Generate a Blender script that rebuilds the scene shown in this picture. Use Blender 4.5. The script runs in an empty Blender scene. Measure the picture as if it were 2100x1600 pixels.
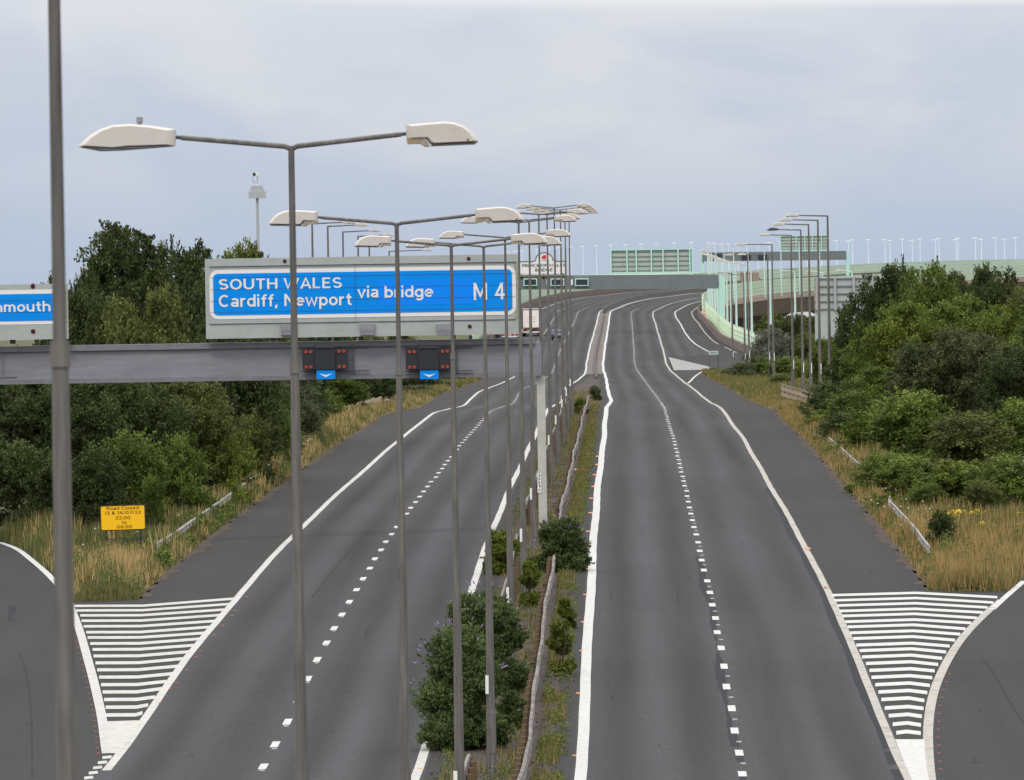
import bpy, math, random
import numpy as np
from mathutils import Matrix, Vector

C = bpy.context.scene.collection
SC = bpy.context.scene
rad = math.radians

# ------------------------------------------------------------------ camera
F, CX, CY, ROLL, VH, H = 16000.0, 1050.0, 800.0, rad(0.9), 222.0, 11.1
PITCH = math.atan(VH / F)
up0 = Vector((0, math.sin(PITCH), math.cos(PITCH)))
fwd = Vector((0, math.cos(PITCH), -math.sin(PITCH)))
rt0 = Vector((1, 0, 0))
cy_ = math.sin(ROLL) * rt0 + math.cos(ROLL) * up0
cx_ = math.cos(ROLL) * rt0 - math.sin(ROLL) * up0
cam = bpy.data.cameras.new('camera')
camo = bpy.data.objects.new('camera', cam)
C.objects.link(camo)
M = Matrix((cx_, cy_, -fwd)).transposed().to_4x4()
M.translation = Vector((0, 0, H))
camo.matrix_world = M
cam.sensor_width = 36.0
cam.lens = 36.0 * F / 2100.0
cam.clip_start, cam.clip_end = 1.0, 30000.0
cam.dof.use_dof = True
cam.dof.focus_distance = 230.0
cam.dof.aperture_fstop = 15.0
SC.camera = camo

# ------------------------------------------------------------------ world, sun, exposure
SUN_EL, SUN_AZ = 52.0, 200.0          # azimuth from +Y (west-ish view direction), clockwise
world = bpy.data.worlds.new('World')
SC.world = world
world.use_nodes = True
wt = world.node_tree
wt.nodes.clear()


def WN(t, **kw):
    n = wt.nodes.new(t)
    for k, v in kw.items():
        setattr(n, k, v)
    return n


def wmath(op, a, b=None, c=None):
    n = WN('ShaderNodeMath', operation=op)
    for i, v in enumerate((a, b, c)):
        if v is None:
            continue
        if isinstance(v, (int, float)):
            n.inputs[i].default_value = v
        else:
            wt.links.new(v, n.inputs[i])
    return n.outputs[0]


sky = WN('ShaderNodeTexSky', sky_type='NISHITA')
sky.sun_disc = False
sky.sun_elevation = rad(SUN_EL)
sky.sun_rotation = rad(SUN_AZ)
sky.air_density, sky.dust_density = 1.0, 1.5
bgA = WN('ShaderNodeBackground')
bgA.inputs[1].default_value = 0.09
wt.links.new(sky.outputs[0], bgA.inputs[0])
tc = WN('ShaderNodeTexCoord')
sep = WN('ShaderNodeSeparateXYZ')
wt.links.new(tc.outputs['Generated'], sep.inputs[0])
zel = sep.outputs[2]
mp = WN('ShaderNodeMapping')
mp.inputs['Scale'].default_value = (26, 26, 62)
mp.inputs['Location'].default_value = (3.1, 1.7, 0.45)
wt.links.new(tc.outputs['Generated'], mp.inputs[0])
nz = WN('ShaderNodeTexNoise')
nz.inputs['Scale'].default_value = 1.0
nz.inputs['Detail'].default_value = 5.0
nz.inputs['Roughness'].default_value = 0.5
nz.inputs['Distortion'].default_value = 0.5
wt.links.new(mp.outputs[0], nz.inputs['Vector'])
mp2 = WN('ShaderNodeMapping')
mp2.inputs['Scale'].default_value = (9, 9, 120)
mp2.inputs['Location'].default_value = (0.3, 0.2, 0.1)
wt.links.new(tc.outputs['Generated'], mp2.inputs[0])
nz2 = WN('ShaderNodeTexNoise')
nz2.inputs['Scale'].default_value = 1.0
nz2.inputs['Detail'].default_value = 3.0
wt.links.new(mp2.outputs[0], nz2.inputs['Vector'])
# base: pale blue near the horizon to lilac grey above
r1 = WN('ShaderNodeValToRGB')
e = r1.color_ramp.elements
e[0].position, e[0].color = 0.0, (0.510, 0.597, 0.750, 1)
e[1].position, e[1].color = 1.0, (0.72, 0.75, 0.83, 1)
e2 = r1.color_ramp.elements.new(0.35)
e2.color = (0.540, 0.615, 0.750, 1)
e3 = r1.color_ramp.elements.new(0.72)
e3.color = (0.605, 0.648, 0.76, 1)
zz = wmath('MULTIPLY', zel, 1 / 0.042)
zz = wmath('ADD', zz, wmath('MULTIPLY', wmath('SUBTRACT', nz2.outputs[0], 0.5), 0.5))
wt.links.new(zz, r1.inputs[0])
# soft cloud light
r2 = WN('ShaderNodeValToRGB')
q = r2.color_ramp.elements
q[0].position, q[0].color = 0.42, (0, 0, 0, 1)
q[1].position, q[1].color = 0.64, (1, 1, 1, 1)
wt.links.new(nz.outputs[0], r2.inputs[0])
mixc = WN('ShaderNodeMix', data_type='RGBA')
mixc.inputs[7].default_value = (0.77, 0.78, 0.815, 1)
wt.links.new(r1.outputs[0], mixc.inputs[6])
fade = WN('ShaderNodeMapRange')
fade.inputs[1].default_value, fade.inputs[2].default_value = 0.004, 0.020
wt.links.new(zel, fade.inputs[0])
wt.links.new(wmath('MULTIPLY', wmath('MULTIPLY', r2.outputs[0], 0.62), fade.outputs[0]), mixc.inputs[0])
# bright band of thinner cloud just at and above the top of the view
zb = wmath('ADD', zel, wmath('MULTIPLY', wmath('SUBTRACT', nz2.outputs[0], 0.5), 0.004))
xslope = wmath('MULTIPLY', sep.outputs[0], 0.026)
zb = wmath('ADD', zb, xslope)
mr = WN('ShaderNodeMapRange', interpolation_type='SMOOTHSTEP')
mr.inputs[1].default_value = 0.0352
mr.inputs[2].default_value = 0.0372
wt.links.new(zb, mr.inputs[0])
mixd = WN('ShaderNodeMix', data_type='RGBA')
mixd.inputs[7].default_value = (0.86, 0.88, 0.89, 1)
wt.links.new(mixc.outputs[2], mixd.inputs[6])
wt.links.new(wmath('MULTIPLY', mr.outputs[0], 0.85), mixd.inputs[0])
# overcast dome: zenith brighter than the horizon
gain = wmath('ADD', 1.0, wmath('MULTIPLY', wmath('MAXIMUM', zel, 0.0), 1.7))
vm = WN('ShaderNodeVectorMath', operation='SCALE')
wt.links.new(mixd.outputs[2], vm.inputs[0])
wt.links.new(gain, vm.inputs['Scale'])
bgB = WN('ShaderNodeBackground')
wt.links.new(vm.outputs[0], bgB.inputs[0])
bgB.inputs[1].default_value = 1.0
mxs = WN('ShaderNodeMixShader')
mxs.inputs[0].default_value = 0.88
wt.links.new(bgA.outputs[0], mxs.inputs[1])
wt.links.new(bgB.outputs[0], mxs.inputs[2])
wo = WN('ShaderNodeOutputWorld')
wt.links.new(mxs.outputs[0], wo.inputs[0])

sun = bpy.data.lights.new('sun', 'SUN')
sun.energy = 1.3
sun.angle = rad(14)
sun.color = (1.0, 0.96, 0.90)
suno = bpy.data.objects.new('sun', sun)
C.objects.link(suno)
az, el = rad(SUN_AZ), rad(SUN_EL)
to_sun = Vector((math.sin(az) * math.cos(el), math.cos(az) * math.cos(el), math.sin(el)))
suno.rotation_euler = to_sun.to_track_quat('Z', 'Y').to_euler()
suno.location = (0, 0, 200)
SC.view_settings.view_transform = 'Standard'
SC.view_settings.look = 'None'
SC.view_settings.exposure = 0.0
SC.view_settings.gamma = 1.0

# ------------------------------------------------------------------ helpers
_mats = {}


def P(px, py, d):
    """The world point seen at photo pixel (px, py), d metres ahead of the camera."""
    u, v = px - CX, CY - py
    a, b = u * math.cos(ROLL) + v * math.sin(ROLL), -u * math.sin(ROLL) + v * math.cos(ROLL)
    r = fwd * F + rt0 * a + up0 * b
    return Vector((0, 0, H)) + r * (d / r.y)


def mat(name, col, rough=0.7, metal=0.0, var=0.0, scale=2.0, col2=None, bump=0.0, stretch=(1, 1, 1), spec=0.3,
        low=0.35, high=0.65, detail=4.0, coord='Object'):
    """Principled material; COL2 comes in by a noise between LOW and HIGH; VAR adds fine brightness mottling."""
    if name in _mats:
        return _mats[name]
    m = bpy.data.materials.new(name)
    m.use_nodes = True
    nt = m.node_tree
    b = nt.nodes['Principled BSDF']
    b.inputs['Base Color'].default_value = (*col, 1)
    b.inputs['Roughness'].default_value = rough
    b.inputs['Metallic'].default_value = metal
    b.inputs['Specular IOR Level'].default_value = spec
    if var or col2 or bump:
        t = nt.nodes.new('ShaderNodeTexCoord')
        mpg = nt.nodes.new('ShaderNodeMapping')
        mpg.inputs['Scale'].default_value = stretch
        nt.links.new(t.outputs[coord], mpg.inputs[0])
        n = nt.nodes.new('ShaderNodeTexNoise')
        n.inputs['Scale'].default_value = scale
        n.inputs['Detail'].default_value = detail
        n.inputs['Roughness'].default_value = 0.6
        nt.links.new(mpg.outputs[0], n.inputs['Vector'])
        src = None
        if col2:
            r = nt.nodes.new('ShaderNodeMapRange')
            r.inputs[1].default_value, r.inputs[2].default_value = low, high
            nt.links.new(n.outputs[0], r.inputs[0])
            mx = nt.nodes.new('ShaderNodeMix')
            mx.data_type = 'RGBA'
            mx.inputs[6].default_value = (*col, 1)
            mx.inputs[7].default_value = (*col2, 1)
            nt.links.new(r.outputs[0], mx.inputs[0])
            src = mx.outputs[2]
        if var:
            n2 = nt.nodes.new('ShaderNodeTexNoise')
            n2.inputs['Scale'].default_value = scale * 4.3
            n2.inputs['Detail'].default_value = 5
            nt.links.new(mpg.outputs[0], n2.inputs['Vector'])
            r = nt.nodes.new('ShaderNodeMapRange')
            r.inputs[1].default_value, r.inputs[2].default_value = 0.3, 0.7
            r.inputs[3].default_value, r.inputs[4].default_value = 1 - var, 1 + var
            nt.links.new(n2.outputs[0], r.inputs[0])
            vmn = nt.nodes.new('ShaderNodeVectorMath')
            vmn.operation = 'SCALE'
            if src is None:
                vmn.inputs[0].default_value = col
            else:
                nt.links.new(src, vmn.inputs[0])
            nt.links.new(r.outputs[0], vmn.inputs['Scale'])
            src = vmn.outputs[0]
        if src is not None:
            nt.links.new(src, b.inputs['Base Color'])
        if bump:
            bp = nt.nodes.new('ShaderNodeBump')
            bp.inputs['Strength'].default_value = bump
            bp.inputs['Distance'].default_value = 0.05
            nt.links.new(n.outputs[0], bp.inputs['Height'])
            nt.links.new(bp.outputs[0], b.inputs['Normal'])
    _mats[name] = m
    return m


def leaf_mat(name, col, hue=0.35, trans=0.28, rough=0.55, lo=None, hi=None):
    """Foliage: each leaf's own tint comes from the face attribute 'tint'."""
    if name in _mats:
        return _mats[name]
    m = bpy.data.materials.new(name)
    m.use_nodes = True
    nt = m.node_tree
    b = nt.nodes['Principled BSDF']
    a = nt.nodes.new('ShaderNodeAttribute')
    a.attribute_name = 'tint'
    mx = nt.nodes.new('ShaderNodeMix')
    mx.data_type = 'RGBA'
    lo = lo or tuple(c * (1 - hue) for c in col)
    hi = hi or (col[0] * (1 + hue * 1.25), col[1] * (1 + hue), col[2] * (1 + hue * 0.7))
    mx.inputs[6].default_value = (*lo, 1)
    mx.inputs[7].default_value = (*hi, 1)
    nt.links.new(a.outputs['Fac'], mx.inputs[0])
    nt.links.new(mx.outputs[2], b.inputs['Base Color'])
    b.inputs['Roughness'].default_value = rough
    b.inputs['Specular IOR Level'].default_value = 0.12
    tr = nt.nodes.new('ShaderNodeBsdfTranslucent')
    nt.links.new(mx.outputs[2], tr.inputs[0])
    ms = nt.nodes.new('ShaderNodeMixShader')
    ms.inputs[0].default_value = trans
    nt.links.new(b.outputs[0], ms.inputs[1])
    nt.links.new(tr.outputs[0], ms.inputs[2])
    nt.links.new(ms.outputs[0], nt.nodes['Material Output'].inputs[0])
    _mats[name] = m
    return m


class MB:
    """Collects shapes into one mesh."""

    def __init__(s):
        s.v, s.f, s.uv = [], [], []

    def add(s, vs, fs):
        o = len(s.v)
        s.v += [tuple(v) for v in vs]
        s.f += [tuple(i + o for i in f) for f in fs]
        return s

    def box(s, c, d, rz=0.0):
        x, y, z = d[0] / 2, d[1] / 2, d[2] / 2
        vs = []
        for sx in (-1, 1):
            for sy in (-1, 1):
                for sz in (-1, 1):
                    px, py = sx * x, sy * y
                    vs.append((c[0] + px * math.cos(rz) - py * math.sin(rz), c[1] + px * math.sin(rz) + py * math.cos(rz), c[2] + sz * z))
        return s.add(vs, [(0, 1, 3, 2), (4, 6, 7, 5), (0, 4, 5, 1), (2, 3, 7, 6), (0, 2, 6, 4), (1, 5, 7, 3)])

    def tube(s, pts, rs, n=8, cap=True, phase=None):
        pts = [Vector(p) for p in pts]
        if isinstance(rs, (int, float)):
            rs = [rs] * len(pts)
        vs, fs = [], []
        ph = math.pi / n if phase is None else phase
        ref = None
        for i, p in enumerate(pts):
            t = (pts[min(i + 1, len(pts) - 1)] - pts[max(i - 1, 0)])
            if t.length < 1e-9:
                t = pts[-1] - pts[0]
            t.normalize()
            if ref is None:
                ref = Vector((1, 0, 0)) if abs(t.x) < 0.9 else Vector((0, 1, 0))
            a = (ref - t * ref.dot(t)).normalized()
            b = t.cross(a)
            ref = a
            for k in range(n):
                th = 2 * math.pi * k / n + ph
                vs.append(p + (a * math.cos(th) + b * math.sin(th)) * rs[i])
        for i in range(len(pts) - 1):
            for k in range(n):
                k2 = (k + 1) % n
                fs.append((i * n + k, i * n + k2, (i + 1) * n + k2, (i + 1) * n + k))
        if cap:
            fs.append(tuple(range(n - 1, -1, -1)))
            fs.append(tuple((len(pts) - 1) * n + k for k in range(n)))
        return s.add(vs, fs)

    def prism(s, outline, y0, y1, inset=0.0):
        """Outline in x-z swept from y0 to y1."""
        n = len(outline)
        cxm = sum(p[0] for p in outline) / n
        czm = sum(p[1] for p in outline) / n
        lay = [(y0 + (y1 - y0) * f, 1 - inset * g) for f, g in ((0, 1), (0.05, 0.55), (0.13, 0.2), (0.25, 0), (0.75, 0), (0.87, 0.2), (0.95, 0.55), (1, 1))] if inset else [(y0, 1), (y1, 1)]
        vs = [(cxm + (p[0] - cxm) * k, y, czm + (p[1] - czm) * k) for y, k in lay for p in outline]
        fs = []
        for i in range(len(lay) - 1):
            for k in range(n):
                k2 = (k + 1) % n
                fs.append((i * n + k, i * n + k2, (i + 1) * n + k2, (i + 1) * n + k))
        fs.append(tuple(range(n - 1, -1, -1)))
        fs.append(tuple((len(lay) - 1) * n + k for k in range(n)))
        return s.add(vs, fs)

    def build(s, name, m, parent=None, smooth=False, loc=None):
        me = bpy.data.meshes.new(name)
        me.from_pydata(s.v, [], s.f)
        if smooth:
            me.polygons.foreach_set('use_smooth', [True] * len(me.polygons))
        me.update()
        o = bpy.data.objects.new(name, me)
        if m is not None:
            me.materials.append(m)
        C.objects.link(o)
        if parent is not None:
            o.parent = parent
        if loc is not None:
            o.location = loc
        return o


def tag(o, label=None, cat=None, group=None, kind=None):
    if label:
        o['label'] = label
    if cat:
        o['category'] = cat
    if group:
        o['group'] = group
    if kind:
        o['kind'] = kind
    return o


def thing(name, label, cat, loc=(0, 0, 0), group=None):
    o = bpy.data.objects.new(name, None)
    o.empty_display_size = 0.5
    C.objects.link(o)
    o.location = loc
    return tag(o, label, cat, group)


def dup(root, loc=None, label=None, group=None):
    r = root.copy()
    C.objects.link(r)
    if loc is not None:
        r.location = loc
    if label:
        r['label'] = label
    if group:
        r['group'] = group
    for ch in list(root.children):
        c = ch.copy()
        C.objects.link(c)
        c.parent = r
        for g in list(ch.children):
            k = g.copy()
            C.objects.link(k)
            k.parent = c
    return r


def _arc(cx, cy, rx, ry, a0, a1, n=12):
    return [(cx + rx * math.cos(rad(a0 + (a1 - a0) * k / n)), cy + ry * math.sin(rad(a0 + (a1 - a0) * k / n))) for k in range(n + 1)]


_bowl = lambda x, y, rx, ry: _arc(x, y, rx, ry, 0, 360, 20)
GLYPH = {  # advance, strokes (centre lines; cap height 1)
    'A': (.74, [[(.05, 0), (.37, .97), (.69, 0)], [(.17, .30), (.57, .30)]]), 'B': (.66, [[(.08, 0), (.08, 1)], [(.08, .92), (.32, .92)] + _arc(.34, .725, .2, .195, 90, -90)[1:] + [(.08, .53)], [(.3, .53)] + _arc(.35, .305, .23, .225, 90, -90) + [(.08, .08)]]),
    'C': (.78, [_arc(.42, .5, .34, .42, 48, 312, 18)]), 'D': (.74, [[(.08, 0), (.08, 1)], [(.08, .92), (.3, .92)] + _arc(.3, .5, .36, .42, 90, -90) + [(.08, .08)]]),
    'E': (.60, [[(.08, 0), (.08, 1)], [(.08, .92), (.55, .92)], [(.08, .51), (.50, .51)], [(.08, .08), (.56, .08)]]), 'F': (.57, [[(.08, 0), (.08, 1)], [(.08, .92), (.55, .92)], [(.08, .50), (.48, .50)]]),
    'G': (.84, [_arc(.42, .5, .34, .42, 48, 340, 18) + [(.74, .45), (.48, .45)]]), 'H': (.72, [[(.08, 0), (.08, 1)], [(.64, 0), (.64, 1)], [(.08, .52), (.64, .52)]]),
    'I': (.17, [[(.08, 0), (.08, 1)]]), 'L': (.56, [[(.08, 1), (.08, .08)], [(.0, .08), (.53, .08)]]), 'M': (.86, [[(.08, 0), (.08, 1)], [(.10, .95), (.43, .22), (.76, .95)], [(.78, 0), (.78, 1)]]),
    'N': (.74, [[(.08, 0), (.08, 1)], [(.10, .95), (.64, .05)], [(.66, 0), (.66, 1)]]), 'O': (.84, [_bowl(.42, .5, .34, .42)]),
    'P': (.60, [[(.08, 0), (.08, 1)], [(.08, .92), (.32, .92)] + _arc(.32, .69, .23, .23, 90, -90) + [(.08, .46)]]),
    'R': (.66, [[(.08, 0), (.08, 1)], [(.08, .92), (.32, .92)] + _arc(.32, .70, .23, .22, 90, -90) + [(.08, .48)], [(.34, .47), (.60, 0)]]),
    'S': (.66, [_arc(.33, .71, .235, .21, 28, 262, 14) + _arc(.33, .285, .25, .205, 82, -152, 14)]), 'T': (.68, [[(.02, .92), (.66, .92)], [(.34, .92), (.34, 0)]]),
    'U': (.74, [[(.08, 1)] + _arc(.37, .36, .29, .28, 180, 360, 14) + [(.66, 1)]]), 'W': (1.04, [[(.05, 1), (.28, .04), (.52, .88), (.76, .04), (.99, 1)]]),
    'a': (.58, [_arc(.28, .49, .21, .15, 150, 0) + [(.49, 0)], _bowl(.28, .215, .20, .135)]), 'b': (.62, [[(.08, 0), (.08, 1)], _bowl(.32, .36, .24, .28)]),
    'c': (.54, [_arc(.31, .36, .25, .28, 48, 312)]), 'd': (.62, [[(.54, 0), (.54, 1)], _bowl(.30, .36, .24, .28)]),
    'e': (.60, [[(.07, .37)] + [(.55, .37)] + _arc(.31, .36, .245, .28, 8, 315, 16)]), 'f': (.40, [[(.20, 0)] + _arc(.38, .76, .18, .16, 180, 75, 8), [(.03, .64), (.38, .64)]]),
    'g': (.62, [_bowl(.30, .36, .24, .28), [(.54, .71)] + _arc(.31, -.02, .23, .18, 0, -150)]), 'h': (.62, [[(.08, 0), (.08, 1)], _arc(.31, .40, .23, .24, 180, 0) + [(.54, 0)]]),
    'i': (.17, [[(.08, 0), (.08, .71)], [(.08, .84), (.08, 1)]]), 'l': (.17, [[(.08, 0), (.08, 1)]]),
    'm': (.94, [[(.08, 0), (.08, .71)], _arc(.27, .44, .19, .20, 180, 0) + [(.46, 0)], _arc(.65, .44, .19, .20, 180, 0) + [(.84, 0)]]), 'n': (.62, [[(.08, 0), (.08, .71)], _arc(.31, .40, .23, .24, 180, 0) + [(.54, 0)]]),
    'o': (.62, [_bowl(.31, .36, .245, .28)]), 'p': (.62, [[(.08, -.27), (.08, .71)], _bowl(.32, .36, .24, .28)]), 'r': (.40, [[(.08, 0), (.08, .71)], _arc(.31, .38, .23, .26, 180, 75, 8)]),
    's': (.52, [_arc(.26, .50, .18, .14, 25, 262) + _arc(.26, .22, .19, .14, 82, -155)]), 't': (.42, [[(.20, .92)] + _arc(.36, .24, .16, .16, 180, 285, 8), [(.03, .64), (.40, .64)]]),
    'u': (.62, [[(.08, .71)] + _arc(.31, .32, .23, .24, 180, 360), [(.54, .71), (.54, 0)]]), 'v': (.58, [[(.04, .71), (.29, .03), (.54, .71)]]), 'w': (.88, [[(.04, .71), (.24, .03), (.44, .62), (.64, .03), (.84, .71)]]),
    '0': (.66, [_bowl(.33, .5, .25, .42)]), '1': (.40, [[(.06, .76), (.26, .93)], [(.26, 1), (.26, 0)]]), '2': (.62, [_arc(.31, .67, .22, .25, 165, -38, 12) + [(.09, .08), (.58, .08)]]),
    '3': (.60, [_arc(.28, .705, .2, .215, 150, -90) + _arc(.28, .285, .23, .205, 90, -150)]), '4': (.68, [[(.48, 0), (.48, 1)], [(.47, .97), (.07, .27), (.66, .27)]]),
    '5': (.60, [[(.53, .92), (.14, .92), (.11, .52)] + _arc(.30, .32, .24, .24, 130, -150)]), '6': (.64, [_bowl(.33, .29, .24, .21), [(.09, .30), (.14, .60), (.28, .83), (.50, .94)]]),
    '7': (.58, [[(.03, .92), (.54, .92), (.20, 0)]]), '9': (.64, [_bowl(.31, .71, .24, .21), [(.55, .70), (.50, .40), (.36, .17), (.14, .06)]]),
    '&': (.74, [[(.68, .02), (.22, .62)] + _arc(.34, .78, .15, .14, 215, -40, 10) + [(.16, .42)] + _arc(.29, .25, .19, .17, 130, 330, 10) + [(.64, .46)]]),
    ',': (.24, [[(.13, .14), (.05, -.16)]]), ':': (.20, [[(.10, 0), (.10, .16)], [(.10, .46), (.10, .62)]]), '/': (.42, [[(.04, -.02), (.38, 1.02)]]), ' ': (.34, []),
}


def text(name, s, left, width, height, m, parent=None, bold=0.012, center=False, weight=0.155):
    """Lettering of even strokes facing the camera (-Y): LEFT is the bottom-left (CENTER: bottom-middle) point of its box, in parent space."""
    vs, fs, x, k = [], [], 0.0, 0
    for ch in s:
        adv, strokes = GLYPH[ch]
        for st in strokes:
            q = [Vector((p[0] + x, p[1])) for p in st]
            n, o = len(q), len(vs)
            loop = (q[0] - q[-1]).length < 1e-6
            for i, p in enumerate(q):
                a = q[i - 1] if i else (q[-2] if loop else None)
                b = q[i + 1] if i < n - 1 else (q[1] if loop else None)
                d1 = (p - a).normalized() if a is not None else (b - p).normalized()
                d2 = (b - p).normalized() if b is not None else d1
                t = d1 + d2
                t = t.normalized() if t.length > 1e-6 else d1
                nm = Vector((-t.y, t.x))
                c = max(0.62, nm.dot(Vector((-d1.y, d1.x))))
                for sg in (-1, 1):
                    e = p + nm * (sg * weight / 2 / c)
                    vs.append([e.x, -0.0006 * (k % 6), e.y])
            fs += [(o + 2 * i, o + 2 * i + 2, o + 2 * i + 3, o + 2 * i + 1) for i in range(n - 1)]
            k += 1
        x += adv + (0.11 if ch != ' ' else 0.0)
    co = np.array(vs)
    mn, mx_ = co.min(0), co.max(0)
    sz = height / (mx_[2] - mn[2])
    sx = width / (mx_[0] - mn[0]) if width else sz
    co[:, 0] = (co[:, 0] - mn[0]) * sx - (width / 2 if center else 0)
    co[:, 2] = (co[:, 2] - mn[2]) * sz
    return MB().add(co.tolist(), fs).build(name, m, parent, loc=left)


def sstep(a, b, x):
    t = np.clip((np.asarray(x, float) - a) / (b - a), 0, 1)
    return t * t * (3 - 2 * t)


def pchip(xs, ys):
    xs, ys = np.asarray(xs, float), np.asarray(ys, float)
    h = np.diff(xs)
    dl = np.diff(ys) / h
    m = np.zeros_like(ys)
    for i in range(1, len(xs) - 1):
        if dl[i - 1] * dl[i] > 0:
            w1, w2 = 2 * h[i] + h[i - 1], h[i] + 2 * h[i - 1]
            m[i] = (w1 + w2) / (w1 / dl[i - 1] + w2 / dl[i])
    m[0], m[-1] = dl[0], dl[-1]

    def f(x):
        x = np.asarray(x, float)
        xc = np.clip(x, xs[0], xs[-1])
        i = np.clip(np.searchsorted(xs, xc) - 1, 0, len(h) - 1)
        t = (xc - xs[i]) / h[i]
        a = (1 + 2 * t) * (1 - t) ** 2 * ys[i] + t * (1 - t) ** 2 * h[i] * m[i] + t * t * (3 - 2 * t) * ys[i + 1] + t * t * (t - 1) * h[i] * m[i + 1]
        return a + np.where(x > xs[-1], (x - xs[-1]) * m[-1], 0) + np.where(x < xs[0], (x - xs[0]) * m[0], 0)
    return f


# ------------------------------------------------------------------ the road's course: (photo row, column of the median-side line, pixels per metre)
COURSE = [(1600, 1190, 92.7), (1300, 1207, 73.0), (1100, 1217, 57.9), (960, 1231.4, 45.1), (930, 1234.5, 42.2), (900, 1237.6, 39.4),
          (870, 1240.5, 36.0), (840, 1244, 32.7), (830, 1247.6, 30.2), (820, 1253, 27.1), (800, 1246.5, 24.6), (780, 1244, 21.3), (760, 1238, 18.9),
          (750, 1237, 18.1), (740, 1237, 17.5), (720, 1239.5, 16.6), (700, 1242.4, 15.4), (680, 1245.8, 14.1), (660, 1248.7, 12.95),
          (650, 1250, 12.3), (640, 1252, 11.9), (630.5, 1272, 11.35), (624, 1287, 11.1), (617, 1314, 10.8), (612, 1340, 10.55),
          (607.6, 1378.6, 10.3), (603, 1413, 10.1), (600.6, 1439.5, 9.95), (594, 1550, 9.45), (585, 1700, 9.0), (571, 1900, 8.55),
          (562, 2100, 8.2), (556, 2350, 7.8)]
_ds, _xs, _zs = [-60, 73, 120], [-1.9, -0.05, 0.62], [-10.3, -10.85, -11.1]
for (py, px, s) in COURSE:
    p = P(px, py, F / s)
    _ds.append(F / s)
    _xs.append(p.x)
    _zs.append(p.z - H)
DEND = _ds[-1]
fx, fz = pchip(_ds, _xs), pchip(_ds, _zs)


def nrm(d):
    t = (fx(np.asarray(d) + 4.0) - fx(np.asarray(d) - 4.0)) / 8.0
    L = np.sqrt(1 + t * t)
    return 1 / L, -t / L


def lat(off, d):
    """Road surface height above the median-side line, at offset OFF."""
    off = np.asarray(off, float)
    w = sstep(1200, 1450, d)
    a = -0.022 * np.clip(off, 0, 15) - 0.022 * np.clip(-off - 3.7, 0, 12)
    b = -0.035 * np.clip(off, -20, 20)
    return a * (1 - w) + b * w


def S(off, d, dz=0.0):
    nx, ny = nrm(d)
    off = np.asarray(off, float)
    return np.stack([fx(d) + off * nx, np.asarray(d, float) + off * ny, H + fz(d) + lat(off, d) + dz], -1)


def S1(off, d, dz=0.0):
    return Vector(S(np.array([off]), np.array([float(d)]), dz)[0])


def od(x, y):
    """(offset, course distance) of a plan point."""
    d = np.asarray(y, float)
    for _ in range(4):
        nx, ny = nrm(d)
        off = (x - fx(d)) * nx + (y - d) * ny
        d = y - off * ny
    nx, ny = nrm(d)
    return (x - fx(d)) * nx + (y - d) * ny, d


def G(px, py, dz=0.0, lo=60.0, hi=1500.0):
    """Where the line of sight through a photo pixel meets the road surface: (offset, course distance)."""
    prev = None
    for d in np.arange(lo, hi, 4.0):
        p = P(px, py, d)
        o, dd = od(p.x, p.y)
        h = p.z - (H + fz(dd) + lat(o, dd) + dz)
        if prev is not None and h <= 0:
            a, b = d - 4.0, d
            for _ in range(14):
                mm = (a + b) / 2
                p = P(px, py, mm)
                o, dd = od(p.x, p.y)
                if p.z - (H + fz(dd) + lat(o, dd) + dz) > 0:
                    a = mm
                else:
                    b = mm
            return float(o), float(dd)
        prev = h
    return float(o), float(dd)


def L0(d):
    return -3.7 + 1.8 * sstep(650, 860, d)


def band(name, d, left, right, dz, m, parent=None, kind='structure', uvs=True, cols=1):
    """A strip of road surface between two offsets, along course distances d."""
    d = np.asarray(d, float)
    left = np.broadcast_to(left, d.shape).astype(float)
    right = np.broadcast_to(right, d.shape).astype(float)
    n, k = len(d), cols + 1
    vs, uv = [], []
    for j in range(k):
        o = left + (right - left) * j / cols
        vs.append(S(o, d, dz))
        uv.append(np.stack([o, d], -1))
    v = np.stack(vs, 1).reshape(-1, 3)
    uvv = np.stack(uv, 1).reshape(-1, 2)
    fs = [(i * k + j, i * k + j + 1, (i + 1) * k + j + 1, (i + 1) * k + j) for i in range(n - 1) for j in range(cols)]
    me = bpy.data.meshes.new(name)
    me.from_pydata(v.tolist(), [], fs)
    if uvs:
        ul = me.uv_layers.new(name='road')
        li = np.empty(len(me.loops), int)
        me.loops.foreach_get('vertex_index', li)
        ul.data.foreach_set('uv', uvv[li].ravel())
    me.materials.append(m)
    me.update()
    o = bpy.data.objects.new(name, me)
    C.objects.link(o)
    if parent is not None:
        o.parent = parent
    elif kind:
        o['kind'] = kind
    return o


def drange(a, b, n=None):
    """Course distances from a to b, finer where the road bends or is near."""
    r = np.unique(np.concatenate([[a], np.arange(math.ceil(a / 5) * 5 + 0.01, b, 5.0), [b]]))
    return r


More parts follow.
